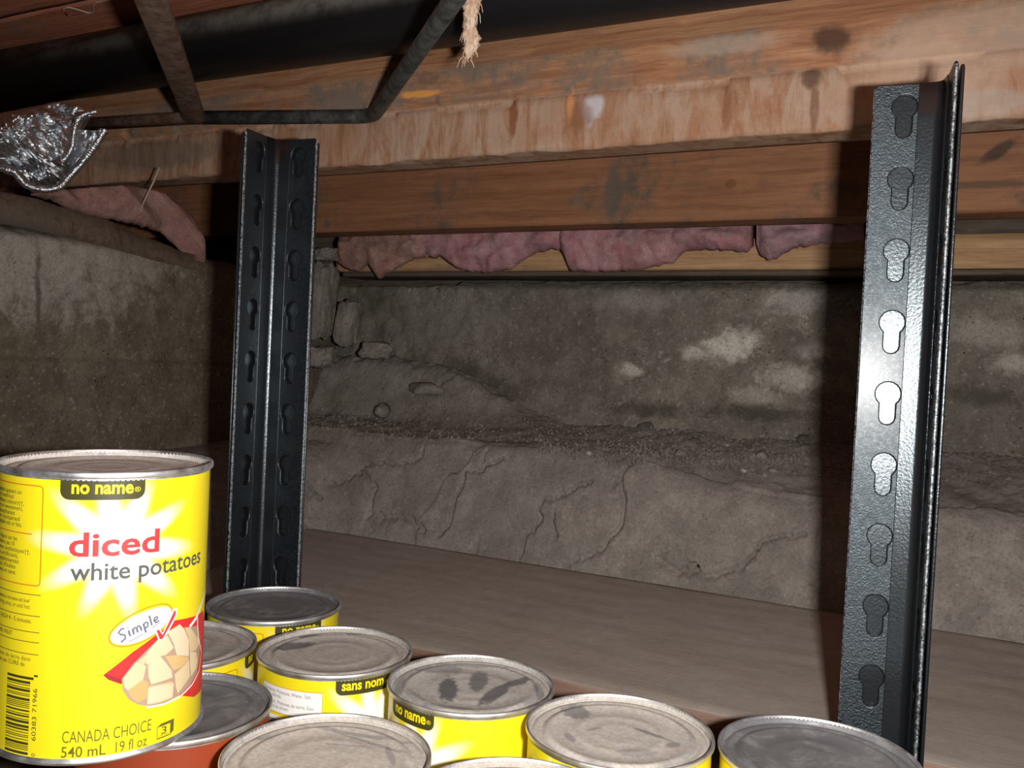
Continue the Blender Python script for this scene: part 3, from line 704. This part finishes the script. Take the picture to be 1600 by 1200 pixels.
M_shelf = plain('particle_board', (0.22, 0.16, 0.11), 0.9, vary=0.3, sc=0.1)
pol = [(8, -8), (LL - 16, -8), (LL - 16, -46), (LL + 14, -46), (LL + 14, -560), (-14, -560), (-14, -46), (8, -46)]
V = []
for z in (-16, 0):
    for a, b in pol: V.append(tuple(PLf + uv * a + vv * b - UO + Vector((0, 0, z))))
F = [tuple(range(8))[::-1], tuple(range(8, 16))] + [(i, (i + 1) % 8, 8 + (i + 1) % 8, 8 + i) for i in range(8)]
MB().add(V, F).obj('shelf_board', M_shelf, unit, smooth=False)
V = []
for z in (-34, -16.5):
    for a, b in ((12, -12), (LL - 20, -12), (LL - 20, -15), (12, -15)): V.append(tuple(PLf + uv * a + vv * b - UO + Vector((0, 0, z))))
MB().add(V, [(3, 2, 1, 0), (4, 5, 6, 7)] + [(i, (i + 1) % 4, 4 + (i + 1) % 4, 4 + i) for i in range(4)]).obj('shelf_rail', M_post, unit, smooth=False)

# ------------------------------------------------------------------ cans
CH = 116.4; RO = 43.65; RB = 42.1; RL = 42.35
def can_steel(name, rust=0.25):
    m = NT(name, 0.3, 1.0, 0.5); f = m.noise(0.1, 6, 0.7)
    k = m.mr(f, 0.64 - 0.1 * rust, 0.80 - 0.1 * rust, 0, 0.5); c = m.mix(k, (0.74, 0.75, 0.78), (0.22, 0.15, 0.10))
    d = m.mr(m.noise(0.05, 4), 0.45, 0.85, 0, 0.5); c = m.mix(d, c, (0.30, 0.26, 0.22)); m.col(c); m.met(m.math('SUBTRACT', 1.0, m.math('MULTIPLY', m.math('MAXIMUM', k, d), 0.9)))
    m.rgh(m.mr(f, 0.3, 0.7, 0.40, 0.55)); m.bump(m.noise(0.5, 3), 0.08, 0.4); return m.m
M_steel = can_steel('tin_steel')
def lid_mat(name, dust, marks=(), tone=(0.40, 0.355, 0.31), seed=0.0):
    m = NT(name, 0.3, 1.0, 0.5); v = m.addv(m.P, (seed, seed * 2, 0)); X, Y, Z = m.sep(m.P)
    a = m.noise(0.045, 7, 0.7, 0.5, v); b = m.noise(0.5, 4, 0.7, 0, v)
    mask = m.mr(a, 0.62 - 0.5 * dust, 0.80 - 0.35 * dust, 0.35 * dust, min(1, 0.25 + dust))
    r = m.math('SQRT', m.math('ADD', m.math('MULTIPLY', X, X), m.math('MULTIPLY', Y, Y)))
    ring = m.mr(m.math('ABSOLUTE', m.math('SUBTRACT', r, 34.2)), 2.4, 0.8, 0, 0.45)     # dust is thin on the beads
    mask = m.math('SUBTRACT', mask, m.math('MULTIPLY', ring, m.mr(m.noise(0.05, 3, 0.5, 0, v), 0.45, 0.6)), clamp=True)
    wob = m.math('MULTIPLY', m.math('SUBTRACT', m.noise(0.3, 4, 0.7), 0.5), 1.1)
    for (cx, cy, rx, ry, rot, op) in marks: mask = m.math('MULTIPLY', mask, m.math('SUBTRACT', 1.0, m.math('MULTIPLY', m.spot(cx, cy, rx, ry, rot, X, Y, wob, 0.22), op)))
    dc = m.mix(m.mr(b, 0.3, 0.7), tuple(x * 0.82 for x in tone), tuple(x * 1.12 for x in tone))
    m.col(m.mix(mask, (0.20, 0.20, 0.21), dc)); m.met(m.math('MULTIPLY', m.math('SUBTRACT', 1.0, mask), 0.45)); m.rgh(m.mr(mask, 0, 0.6, 0.42, 0.95)); m.b.inputs['Specular IOR Level'].default_value = 0.2
    m.bump(b, 0.25, 0.4); return m.m
PCAN = {'A': (-151.1, 589.1), 'B': (-93, 502.2), 'C': (-13.8, 460.9), 'D': (57.7, 410.3), 'E': (144.4, 392.6), 'F': (-69.8, 368.7), 'H': (-182.6, 500.4), 'I': (9, 331), 'G': (-149.9, 413)}
def mk(k, L):
    out = []
    for px, py, rx, ry, rot, op in L:
        p = at_z(px, py, CH - 3); out.append((p.x - PCAN[k][0], p.y - PCAN[k][1], rx, ry, rot, op))
    return out
def label_mat(name, ground_c, burst, edge_rust=0.3):
    m = NT(name, 0.38, 0, 0.45); uvn = m.n.new('ShaderNodeUVMap'); uvn.uv_map = 'label'; X, Y, _ = m.sep(uvn.outputs[0])   # arc and height in mm
    c = m.mix(0.0, ground_c, ground_c)
    for (cx, cy, k) in burst:
        dx = m.math('SUBTRACT', X, cx); dy = m.math('SUBTRACT', Y, cy)
        r = m.math('SQRT', m.math('ADD', m.math('MULTIPLY', dx, dx), m.math('MULTIPLY', dy, dy)))
        an = m.math('ARCTAN2', dy, dx)
        ry = m.math('POWER', m.math('ABSOLUTE', m.math('COSINE', m.math('ADD', m.math('MULTIPLY', an, 5.0), 0.55))), 2.0)
        ln = m.math('ADD', 15 * k, m.math('MULTIPLY', ry, m.math('ADD', 12 * k, m.math('MULTIPLY', m.math('COSINE', m.math('ADD', m.math('MULTIPLY', an, 2), 0.5)), 2.5))))
        q = m.math('DIVIDE', r, ln); c = m.mix(m.mr(q, 1.32, 0.55), c, (0.93, 0.92, 0.84))
    m.col(c); m.b.inputs['Coat Weight'].default_value = 0.3; m.b.inputs['Coat Roughness'].default_value = 0.18; return m.m
YEL = (0.80, 0.66, 0.012)
M_lab = label_mat('yellow_label_paper', YEL, [(6.0, 86, 1.0), (133.0 + 6, 86, 1.0)])
M_red = label_mat('red_orange_label_paper', (0.27, 0.045, 0.018), [])
ink = {}
def INK(n, c, rough=0.45):
    if n not in ink: ink[n] = plain('ink_' + n, c, rough)
    return ink[n]
OLIVE = (0.050, 0.046, 0.012); ORNG = (0.62, 0.17, 0.01); DK = (0.13, 0.11, 0.02)
def wrap(V, r): return [(r * math.sin(a / RL), -r * math.cos(a / RL), z) for a, z in V]
def flat_to_can(V2, F, name, mat, parent, lift, maxw=2.0):
    # V2: (arc, z) points in mm; cut into narrow columns so that the print follows the can
    bm = bmesh.new(); vs_ = [bm.verts.new((a, z, 0)) for a, z in V2]
    for f in F:
        try: bm.faces.new([vs_[i] for i in f])
        except ValueError: pass
    x0 = min(a for a, z in V2); x1 = max(a for a, z in V2); k = math.ceil(x0 / maxw) * maxw
    while k < x1:
        bmesh.ops.bisect_plane(bm, geom=bm.verts[:] + bm.edges[:] + bm.faces[:], plane_co=(k, 0, 0), plane_no=(1, 0, 0), dist=1e-4); k += maxw
    bmesh.ops.recalc_face_normals(bm, faces=bm.faces[:])
    if sum((f.normal.z * f.calc_area()) for f in bm.faces) < 0: bmesh.ops.reverse_faces(bm, faces=bm.faces[:])
    for v in bm.verts:
        a, z = v.co.x, v.co.y; r = RL + lift; v.co = Vector((r * math.sin(a / RL), -r * math.cos(a / RL), z)) * MM
    me = bpy.data.meshes.new(name); bm.to_mesh(me); bm.free(); return link(name, me, mat, parent, smooth=False)
def text2d(body, size, bold=0.0, xs=1.0, shear=0.0, align='LEFT', sp=1.0):
    cu = bpy.data.curves.new('t', 'FONT'); cu.body = body; cu.size = size; cu.offset = bold; cu.shear = shear; cu.align_x = align; cu.fill_mode = 'FRONT'; cu.resolution_u = 3; cu.space_character = sp; cu.space_line = 1.0
    o = bpy.data.objects.new('t', cu); C.objects.link(o); me = bpy.data.meshes.new_from_object(o.evaluated_get(bpy.context.evaluated_depsgraph_get()))
    V = [(v.co.x * xs, v.co.y) for v in me.vertices]; F = [tuple(p.vertices) for p in me.polygons]
    bpy.data.objects.remove(o); bpy.data.curves.remove(cu); bpy.data.meshes.remove(me); return V, F
def fit_text(body, x0, x1, z0, h=None, bold=0.0, rot=0.0, ref='x', shear=0.0):
    # place text so that it spans x0..x1 on the baseline z0; h: height of its tallest glyph
    V, F = text2d(body, 10.0, bold * 10, shear=shear); a = min(v[0] for v in V); b = max(v[0] for v in V); t = max(v[1] for v in V)
    kx = (x1 - x0) / (b - a); ky = kx if h is None else h / t
    out = []
    for x, y in V:
        X = (x - a) * kx; Y = y * ky; out.append((x0 + X * math.cos(rot) - Y * math.sin(rot), z0 + X * math.sin(rot) + Y * math.cos(rot)))
    return out, F
def join(*parts):
    V = []; F = []
    for v, f in parts: F += [tuple(i + len(V) for i in q) for q in f]; V += v
    return V, F
def quad(x0, x1, z0, z1): return [(x0, z0), (x1, z0), (x1, z1), (x0, z1)], [(0, 1, 2, 3)]
def poly(P): return list(P), [tuple(range(len(P)))]
def stroke(P, w):
    V = []; F = []
    for i, p in enumerate(P):
        a = Vector(P[max(i - 1, 0)]); b = Vector(P[min(i + 1, len(P) - 1)]); d = (b - a); d = Vector((-d.y, d.x)).normalized() * w / 2
        V += [(p[0] + d.x, p[1] + d.y), (p[0] - d.x, p[1] - d.y)]
    for i in range(len(P) - 1): F.append((2 * i, 2 * i + 1, 2 * i + 3, 2 * i + 2))
    return V, F
def closed(P, w): return stroke(list(P) + [P[0], P[1]], w)
def tabshape(cx, w, z0, z1, r=3.6):
    P = [(cx - w / 2, z1), (cx - w / 2, z0 + r)]
    for k in range(1, 6): a = math.pi + math.pi / 2 * k / 6; P.append((cx - w / 2 + r + r * math.cos(a), z0 + r + r * math.sin(a)))
    P.append((cx - w / 2 + r, z0)); P.append((cx + w / 2 - r, z0))
    for k in range(1, 6): a = -math.pi / 2 + math.pi / 2 * k / 6; P.append((cx + w / 2 - r + r * math.cos(a), z0 + r + r * math.sin(a)))
    P += [(cx + w / 2, z0 + r), (cx + w / 2, z1)]; return poly(P)
def rrect(x0, x1, z0, z1, r):
    P = []
    for (cx, cz, a0) in ((x1 - r, z1 - r, 0), (x0 + r, z1 - r, 90), (x0 + r, z0 + r, 180), (x1 - r, z0 + r, 270)):
        for k in range(5): a = R_(a0 + 90 * k / 4); P.append((cx + r * math.cos(a), cz + r * math.sin(a)))
    return P
def ell(cx, cz, rx, rz, rot, n=40):
    c, s_ = math.cos(rot), math.sin(rot); return [(cx + rx * math.cos(t) * c - rz * math.sin(t) * s_, cz + rx * math.cos(t) * s_ + rz * math.sin(t) * c) for t in [2 * math.pi * k / n for k in range(n)]]

# shared meshes
rim_prof = [(RO - 1.25, 0.05 - 3.6), (RO - 1.25, -0.35), (RO - 0.95, -0.05), (RO - 0.55, 0.0), (RO - 0.15, -0.25), (RO, -0.8), (RO, -2.1), (RO - 0.25, -2.6), (RO - 1.1, -2.75), (RB - 0.3, -2.95)]
lid_prof = [(0.01, -3.0), (9, -3.0), (10.5, -2.85), (12, -3.0), (18, -3.0), (19.5, -2.7), (21, -3.0), (30.5, -3.0), (32.0, -2.3), (33.2, -2.2), (34.5, -2.6), (35.5, -3.4), (36.6, -3.5), (38.0, -2.9), (39.6, -2.9), (40.6, -3.7), (41.4, -3.9), (42.0, -3.4), (42.38, -2.2), (42.42, -0.4)]
me_rim = mesh('rim', *(lambda m: (m.V, m.F))(MB().lathe(rim_prof, 144)))
def lidmesh(): m = MB().lathe(lid_prof, 128); return mesh('lid', m.V, m.F)
body_prof = [(0.01, 2.5), (41.0, 2.5), (42.2, 0.2), (42.9, 0.0), (RO - 0.1, 0.6), (RO - 0.1, 1.7), (RB, 2.3), (RB, CH - 3.4)]
mm_ = MB().lathe(body_prof, 144); me_body = mesh('body', mm_.V, mm_.F)
def labelmesh(n=144):
    V = []; F = []; z0, z1 = 2.6, CH - 3.15
    for k in range(n + 1):
        a = -math.pi + 2 * math.pi * k / n
        for z in (z0, z1): V.append((RL * math.sin(a), -RL * math.cos(a), z))
    for k in range(n): F.append((2 * k, 2 * k + 2, 2 * k + 3, 2 * k + 1))
    me = mesh('label', V, F); uvl = me.uv_layers.new(name='label')
    for p in me.polygons:
        for li in p.loop_indices:
            i = me.loops[li].vertex_index; a = -math.pi + 2 * math.pi * (i // 2) / n; uvl.data[li].uv = (a * RL, z1 if i % 2 else z0)
    # arc 133 is the back: shift the right half beyond so that the back print stays whole
    return me
me_label = labelmesh()
def seam_label_fix(): pass
def common_print(lab, front_only=False):
    # black name tabs, front and back, and the info panels beside them
    flat_to_can(*tabshape(0, 31.5, 105.3, CH - 3.2), 'name_tab', INK('olive_black', OLIVE), lab, 0.05)
    flat_to_can(*join(fit_text('no name', -11.4, 11.2, 107.9, 3.6, 0.028), fit_text('®', 11.6, 14.0, 108.3, 2.0, 0.0)), 'lettering', INK('yellow', YEL), lab, 0.10, 1.5)
def back_print(lab):
    o = flat_to_can(*tabshape(0, 31.5, 105.3, CH - 3.2), 'name_tab', INK('olive_black', OLIVE), lab, 0.05)
    t = flat_to_can(*join(fit_text('sans nom', -12.6, 11.4, 107.9, 3.6, 0.028), fit_text('®', 11.8, 14.0, 108.3, 2.0, 0.0)), 'lettering', INK('yellow', YEL), lab, 0.10, 1.5)
    p = flat_to_can(*quad(-62, -22.5, 93, 106.5), 'ingredient_panel', INK('panel_white', (0.80, 0.79, 0.77)), lab, 0.05)
    e = flat_to_can(*closed([(-62.2, 92.8), (-22.3, 92.8), (-22.3, 106.7), (-62.2, 106.7)], 0.3), 'panel_outline', INK('orange', ORNG), lab, 0.09)
    x = flat_to_can(*join(fit_text('Ingredients: Potatoes, Water, Salt,', -61, -28, 103.2, 1.9), fit_text('Calcium chloride.', -61, -46, 100.8, 1.9), fit_text('Ingrédients : Pommes de terre, Eau,', -61, -26.5, 97.4, 1.9), fit_text('Sel, Chlorure de calcium.', -61, -41, 95.0, 1.9)), 'panel_lettering', INK('grey', (0.16, 0.15, 0.16)), lab, 0.10)
    q = flat_to_can(*quad(-60, -30, 86, 91.2), 'product_panel', INK('panel_white', (0.80, 0.79, 0.77)), lab, 0.05)
    y = flat_to_can(*fit_text('Potatoes', -58, -46, 87.0, 3.0, 0.02), 'product_lettering', INK('olive_black', OLIVE), lab, 0.10)
    return [o, t, p, e, x, q, y]
def info_print(lab):
    flat_to_can(*closed(rrect(-64, -22.8, 70.4, 108.6, 1.6), 0.5), 'info_frame', INK('orange', ORNG), lab, 0.08)

def make_can(label, loc, ang, lidm, group='cans standing on the shelf', paper=None, kind='front', top=CH):
    t = empty('tin_can', loc, ang); tag(t, label, 'can', group)
    for nm, me, m in (('body', me_body, M_steel),):
        link(nm, me, m, t)
    o = bpy.data.objects.new('rim', me_rim); C.objects.link(o); o.parent = t; o.location = (0, 0, CH * MM)
    if not me_rim.materials: me_rim.materials.append(M_steel)
    me_rim.polygons.foreach_set('use_smooth', [True] * len(me_rim.polygons))
    lm = lidmesh(); l = link('lid', lm, lidm, t, (0, 0, CH), (0, 0, -ang))
    pm = me_label.copy(); lb = link('label', pm, paper or M_lab, t)
    return t, lb
def face(px, C_):  # rotation that turns the label front towards the point of the rim under that pixel column
    d = ray(px, 1080); A = d.x ** 2 + d.y ** 2; B = -2 * (d.x * C_[0] + d.y * C_[1]); c = C_[0] ** 2 + C_[1] ** 2 - RL ** 2
    t = (-B - math.sqrt(B * B - 4 * A * c)) / 2 / A; x, y = d.x * t - C_[0], d.y * t - C_[1]; return math.atan2(x, -y)
def place(k, label, deg, lidm, paper=None):
    c = PCAN[k]; return make_can(label, (c[0], c[1], 0), R_(deg), lidm, paper=paper)
tA, lA = place('A', 'yellow can at the very back of the shelf, right below the left post', 37, lid_mat('lid_grey_film', 0.30, (), (0.27, 0.26, 0.255), 3.0))
common_print(lA); info_print(lA)
tH, lH = place('H', 'yellow can half hidden behind the right side of the tall can, second from the back', 78 + 19 + 2, lid_mat('lid_brown_dust', 0.75, (), (0.38, 0.355, 0.33), 11.0))
common_print(lH); info_print(lH)
tB, lB = place('B', 'yellow can showing a black sans nom tab and a white ingredients panel', 33, lid_mat('lid_swiped', 0.95, mk('B', [(459,1010,13,5.6,0.6,0.85),(480,994,8,2.6,0.25,0.85),(505,992,5,1.0,0.15,0.6),(562,991,9,1.2,0.0,0.6),(434,1016,4,1.5,0.5,0.6)]), (0.40, 0.375, 0.345), 21.0))
back_print(lB)
tC, lC = place('C', 'yellow can with dark finger marks in its lid dust and a no name tab', -43, lid_mat('lid_finger_marked', 0.85, mk('C', [(700,1077,5,17,0.05,0.92),(748,1064,5,15,-0.05,0.8),(774,1084,4.4,17,-0.42,0.88),(809,1066,3.6,10,-0.8,0.85),(690,1046,13,6,0.1,0.6),(735,1040,20,3,0,0.5),(625,1073,2.4,15,0,0.6),(650,1090,3,12,0.5,0.45),(842,1080,2.4,14,0.1,0.5),(700,1106,14,3,-0.1,0.55),(640,1052,3,10,-0.7,0.45)]), (0.41, 0.39, 0.365), 31.0))
common_print(lC)
tD, lD = place('D', 'yellow can with thick beige lid dust, between finger-marked and dark lids', 130, lid_mat('lid_thick_dust', 1.0, mk('D', [(900,1113,7,8,0.4,0.7),(928,1139,4,1.2,0.5,0.5),(1018,1147,11,1.5,-0.7,0.65),(1052,1164,4,2.5,0.6,0.6),(890,1152,2,5,0.3,0.5),(925,1102,16,1.6,0.1,0.4),(995,1176,9,4,0.1,0.4)]), (0.46, 0.425, 0.385), 41.0))
tE, lE = place('E', 'yellow can with a dark bare steel lid in front of the right post', 130, lid_mat('lid_bare_grey', 0.34, (), (0.25, 0.245, 0.245), 51.0))
tF, lF = place('F', 'front can with a wide brownish-ringed dusty lid, just right of the tall can', 0, lid_mat('lid_ringed_dust', 0.92, mk('F', [(560,1148,26,1.6,-0.25,0.5),(585,1163,20,1.2,-0.5,0.5),(425,1150,16,1.2,0.6,0.4),(610,1180,1.6,10,0.3,0.45),(545,1165,12,0.8,-0.1,0.4)]), (0.43, 0.395, 0.355), 61.0))
tI, lI = place('I', 'can showing only the back edge of its lid at the bottom edge of the photo', 150, lid_mat('lid_front_dust', 0.85, (), (0.40, 0.35, 0.305), 71.0))
tG, lG = place('G', 'can with a red-orange label standing directly under the tall can', 49, lid_mat('lid_dark_grey', 0.38, (), (0.24, 0.235, 0.235), 81.0), M_red)
flat_to_can(*quad(-0.35, 0.35, 30, 106), 'label_stripe', INK('white', (0.85, 0.85, 0.83)), lG, 0.08)

# the tall looking can on top of the red one
KX, KY = -175.1, 388.8
tK, lK = make_can('big yellow can of diced white potatoes standing on top of the other cans', (KX, KY, CH), R_(21.94), lid_mat('lid_beige_film', 0.9, [(20, -14, 3, 1, 0, 0.5)], (0.52, 0.48, 0.44), 91.0), group=None)
common_print(lK)
DG = INK('dark_olive_print', DK)
flat_to_can(*fit_text('diced', -11.6, 22.6, 83.2, 9.4, 0.022), 'title_lettering', INK('red', (0.80, 0.045, 0.05)), lK, 0.10, 1.5)
flat_to_can(*fit_text('white potatoes', -10.8, 48.5, 73.6, 6.9, 0.014), 'subtitle_lettering', INK('slate', (0.085, 0.09, 0.085)), lK, 0.10, 1.5)
flat_to_can(*join(fit_text('CANADA CHOICE', -11.5, 22.2, 9.0, 4.7, -0.003), fit_text('540 mL', -11.7, 4.6, 2.6 + 0.6, 4.3, 0.006), fit_text('19 fl oz', 8.2, 20.6, 2.6 + 0.6, 4.3, 0.0)), 'volume_lettering', DG, lK, 0.10)
flat_to_can(*join(closed([(25.0, 4.2), (31.6, 4.2), (31.6, 9.2), (25.0, 9.2)], 0.45), poly([(31.6, 4.2), (33.4, 5.2), (33.4, 10.2), (31.6, 9.2)]), poly([(25.0, 9.2), (31.6, 9.2), (33.4, 10.2), (26.8, 10.2)]), fit_text('3', 27.0, 29.6, 5.6, 3.0, 0.01), fit_text('METRE', 26.2, 30.4, 4.7, 0.7)), 'serving_icon', DG, lK, 0.10)
# Simple badge
sr = 0.30
flat_to_can(*poly(ell(17.2, 53.2, 13.0, 5.6, sr)), 'badge', INK('white', (0.92, 0.92, 0.90)), lK, 0.16)
flat_to_can(*closed(ell(17.0, 53.4, 13.4, 6.4, sr + 0.04), 0.45), 'badge_outline', INK('orange', ORNG), lK, 0.13)
def bp(x, y): return (17.2 + x * math.cos(sr) - y * math.sin(sr), 53.2 + x * math.sin(sr) + y * math.cos(sr))
let = [[(-7.2, 2.2), (-8.2, 2.6), (-9.6, 1.6), (-9.0, 0.5), (-7.6, -0.4), (-7.8, -1.8), (-9.8, -2.6)], [(-5.9, 0.9), (-5.9, -1.7)], [(-5.9, 2.0), (-5.8, 2.3)],
       [(-4.4, -1.7), (-4.3, 0.9)], [(-4.3, 0.2), (-3.4, 1.0), (-2.8, 0.4), (-2.8, -1.6)], [(-2.8, 0.3), (-1.9, 1.0), (-1.3, 0.4), (-1.2, -1.6)],
       [(0.1, 1.0), (0.2, -3.2)], [(0.1, 0.4), (1.2, 1.1), (2.0, 0.3), (1.4, -1.0), (0.2, -1.3)], [(3.2, 3.0), (3.2, -1.5)],
       [(4.6, -0.3), (6.2, 0.1), (6.2, 0.9), (5.2, 1.1), (4.5, 0.1), (5.0, -1.2), (6.6, -1.1)], [(-7.0, -3.7), (-1.0, -3.1)], [(2.6, -2.6), (6.8, -2.0)]]
flat_to_can(*join(*[stroke([bp(*q) for q in L], 0.8 if i < 10 else 0.35) for i, L in enumerate(let)]), 'script_lettering', INK('blue_grey', (0.12, 0.13, 0.19)), lK, 0.21, 1.5)
ck = [(22.6, 50.2), (23.9, 50.6), (25.2, 47.9), (30.9, 57.6), (32.2, 57.0), (25.6, 44.8), (24.4, 45.2)]
# (px, py) on the photograph -> arc, height on the label
def lp(px, py):
    px = max(5, min(px, 325.5)); d = ray(px, py); A = d.x ** 2 + d.y ** 2; B = -2 * (d.x * KX + d.y * KY); c = KX ** 2 + KY ** 2 - RL ** 2
    D_ = max(0.0, B * B - 4 * A * c); t = (-B - math.sqrt(D_)) / 2 / A; x, y = d.x * t - KX, d.y * t - KY
    return ((math.atan2(x, -y) - R_(21.94)) * RL, d.z * t + CZ - CH)
def sc(P, x0=160, y0=930, k=0.1583): return [lp(x0 + a * k, y0 + b * k) for a, b in P]
RED = INK('napkin_red', (0.62, 0.030, 0.030)); RED2 = INK('napkin_dark_red', (0.32, 0.02, 0.03))
flat_to_can(*poly(sc([(5, 790), (300, 560), (530, 390), (700, 250), (930, 200), (990, 150), (1022, 300), (1022, 560), (1010, 760), (990, 900), (900, 1005), (760, 990), (600, 700), (300, 800), (190, 870)])), 'napkin', RED, lK, 0.06)
flat_to_can(*poly(sc([(8, 790), (40, 775), (190, 830), (190, 880), (60, 835)])), 'napkin_fold', RED2, lK, 0.09)
flat_to_can(*poly(sc([(190, 830), (200, 940), (260, 1030), (350, 1080), (470, 1095), (620, 1060), (760, 985), (860, 890), (930, 760), (955, 600), (960, 430), (940, 300), (870, 310), (700, 330), (560, 420), (420, 560), (300, 680)])), 'spoon_bowl', INK('spoon_edge', (0.40, 0.27, 0.20)), lK, 0.12)
flat_to_can(*stroke(sc([(860, 310), (925, 220), (960, 130), (1000, 10), (1020, -60)]), 1.6), 'spoon_handle', INK('spoon_light', (0.78, 0.76, 0.74)), lK, 0.12)
flat_to_can(*stroke(sc([(930, 190), (940, 420), (970, 560), (950, 740), (880, 880), (760, 1000), (600, 1075), (430, 1105)]), 0.7), 'spoon_rim', INK('white', (0.92, 0.92, 0.90)), lK, 0.26)
PC = [((0.84, 0.74, 0.50), [(200, 820), (340, 655), (430, 700), (400, 830), (250, 940), (215, 900)]), ((0.74, 0.52, 0.24), [(250, 940), (400, 830), (450, 860), (440, 1010), (350, 1060), (280, 1000)]),
      ((0.87, 0.80, 0.58), [(450, 700), (560, 590), (680, 740), (690, 810), (580, 850), (480, 880), (455, 800)]), ((0.80, 0.66, 0.40), [(455, 900), (680, 850), (700, 870), (690, 1010), (560, 1060), (440, 1080)]),
      ((0.88, 0.81, 0.60), [(450, 920), (560, 890), (700, 870), (690, 1000), (520, 1060), (440, 1070)]), ((0.85, 0.75, 0.50), [(710, 780), (850, 640), (860, 800), (740, 970), (720, 900)]),
      ((0.86, 0.79, 0.56), [(440, 560), (540, 440), (640, 400), (700, 520), (620, 590), (560, 600), (450, 690), (410, 650)]), ((0.88, 0.82, 0.62), [(640, 360), (760, 285), (800, 330), (850, 440), (850, 600), (730, 590), (700, 480)]),
      ((0.83, 0.70, 0.44), [(810, 320), (860, 315), (920, 400), (955, 470), (920, 540), (860, 560), (850, 420)]), ((0.80, 0.60, 0.30), [(620, 600), (730, 590), (840, 610), (850, 640), (760, 720), (700, 740), (660, 680)]),
      ((0.86, 0.78, 0.54), [(860, 560), (920, 560), (935, 650), (920, 720), (870, 800), (860, 680)]), ((0.82, 0.68, 0.42), [(350, 650), (420, 590), (440, 640), (400, 690)])]
for i, (c_, P_) in enumerate(PC): c_ = (c_[0] * 0.74, c_[1] * 0.66, c_[2] * 0.60); flat_to_can(*poly(sc(P_)), 'potato_cube', INK('potato_%d' % i, c_), lK, 0.15 + 0.007 * i)
flat_to_can(*poly(sc([(515, 350), (550, 315), (590, 370), (700, 130), (735, 130), (730, 200), (600, 440), (550, 445)])), 'check_mark_edge', INK('white', (0.92, 0.92, 0.90)), lK, 0.27)
flat_to_can(*poly(sc([(530, 350), (552, 335), (590, 390), (705, 150), (722, 155), (715, 200), (590, 430), (562, 435)])), 'check_mark', INK('red', (0.80, 0.045, 0.05)), lK, 0.30)
# information panel at the left
flat_to_can(*join(closed(rrect(-66, -22.6, 70.6, 112.6 - 2.6, 1.6), 0.45), stroke([(-64, 90.8), (-27.0, 90.8)], 0.45)), 'info_frame', INK('orange', ORNG), lK, 0.08)
rows = ['† Where this symbol appears on', 'this package, it is without', 'artificial or synthetic colours††,', 'artificial flavours or sweeteners,', 'or added phosphates', 'and has never contained', 'hydrogenated vegetable oils or fats.']
rws2 = ['†† Où ce symbole figure sur les', 'emballages, ne contient pas 10', 'colorants ou arômes synthétiques††,', 'ni édulcorants artificiels,', 'ni phosphates supplémentés', 'et jamais contenu d’huiles', 'ou de gras hydrogénés en usine.']
ends = [-33.0, -37.5, -31.5, -32.0, -36.5, -33.5, -32.2]; en2 = [-34.5, -36, -27.5, -33.5, -33.2, -35, -34.6]
flat_to_can(*join(*[fit_text(t, -64, e, 106.0 - 2.15 * i, 1.75, 0.004) for i, (t, e) in enumerate(zip(rows, ends))], *[fit_text(t, -64, e, 87.4 - 2.25 * i, 1.75, 0.004) for i, (t, e) in enumerate(zip(rws2, en2))]), 'info_lettering', DG, lK, 0.10)
flat_to_can(*join(*[stroke([(-64, z), (-22.0, z)], 0.32) for z in (67.0, 58.6, 52.2, 48.2, 43.4)], fit_text('MICROWAVE: Place drained contents in microwave-safe bowl', -64, -27, 63.6, 1.7), fit_text('and heat on medium, stirring once, or until hot.', -64, -26.4, 61.2, 1.7), fit_text('STOVETOP: Heat on HIGH 4 - 5 minutes.', -64, -25.6, 55.6, 1.8, 0.006),
      fit_text('PRODUCT OF GROUND INLET', -64, -35.5, 49.6, 1.7, 0.006), fit_text('Conserver les pommes de terre dans', -64, -25.6, 40.6, 1.7), fit_text('un contenant fermé ; ne pas CUIRE de', -64, -28.2, 38.2, 1.7, 0.006)), 'direction_lettering', DG, lK, 0.10)
rb = random.Random(11); z = 34.3; bars = []
while z > 2.0:
    h = rb.choice((0.35, 0.35, 0.7, 1.05)); bars.append(quad(-37.5, -23.8 if z > 32.5 or z < 3.6 else -25.2, z - h, z)); z -= h + rb.choice((0.35, 0.4, 0.7, 0.75))
flat_to_can(*join(*bars), 'barcode', INK('olive_black', OLIVE), lK, 0.10)
def vtext(body, z0, z1, x, h):
    V, F = fit_text(body, 0, z1 - z0, 0, h); return [(x - b, z0 + a) for a, b in V], F
flat_to_can(*join(vtext('1', 34.6, 35.4, -22.0, 1.7), vtext('71966', 20.5, 30.0, -22.0, 1.9), vtext('60383', 9.2, 18.8, -22.0, 1.9), vtext('0', 3.0, 4.2, -22.0, 1.7)), 'barcode_digits', INK('olive_black', OLIVE), lK, 0.10)
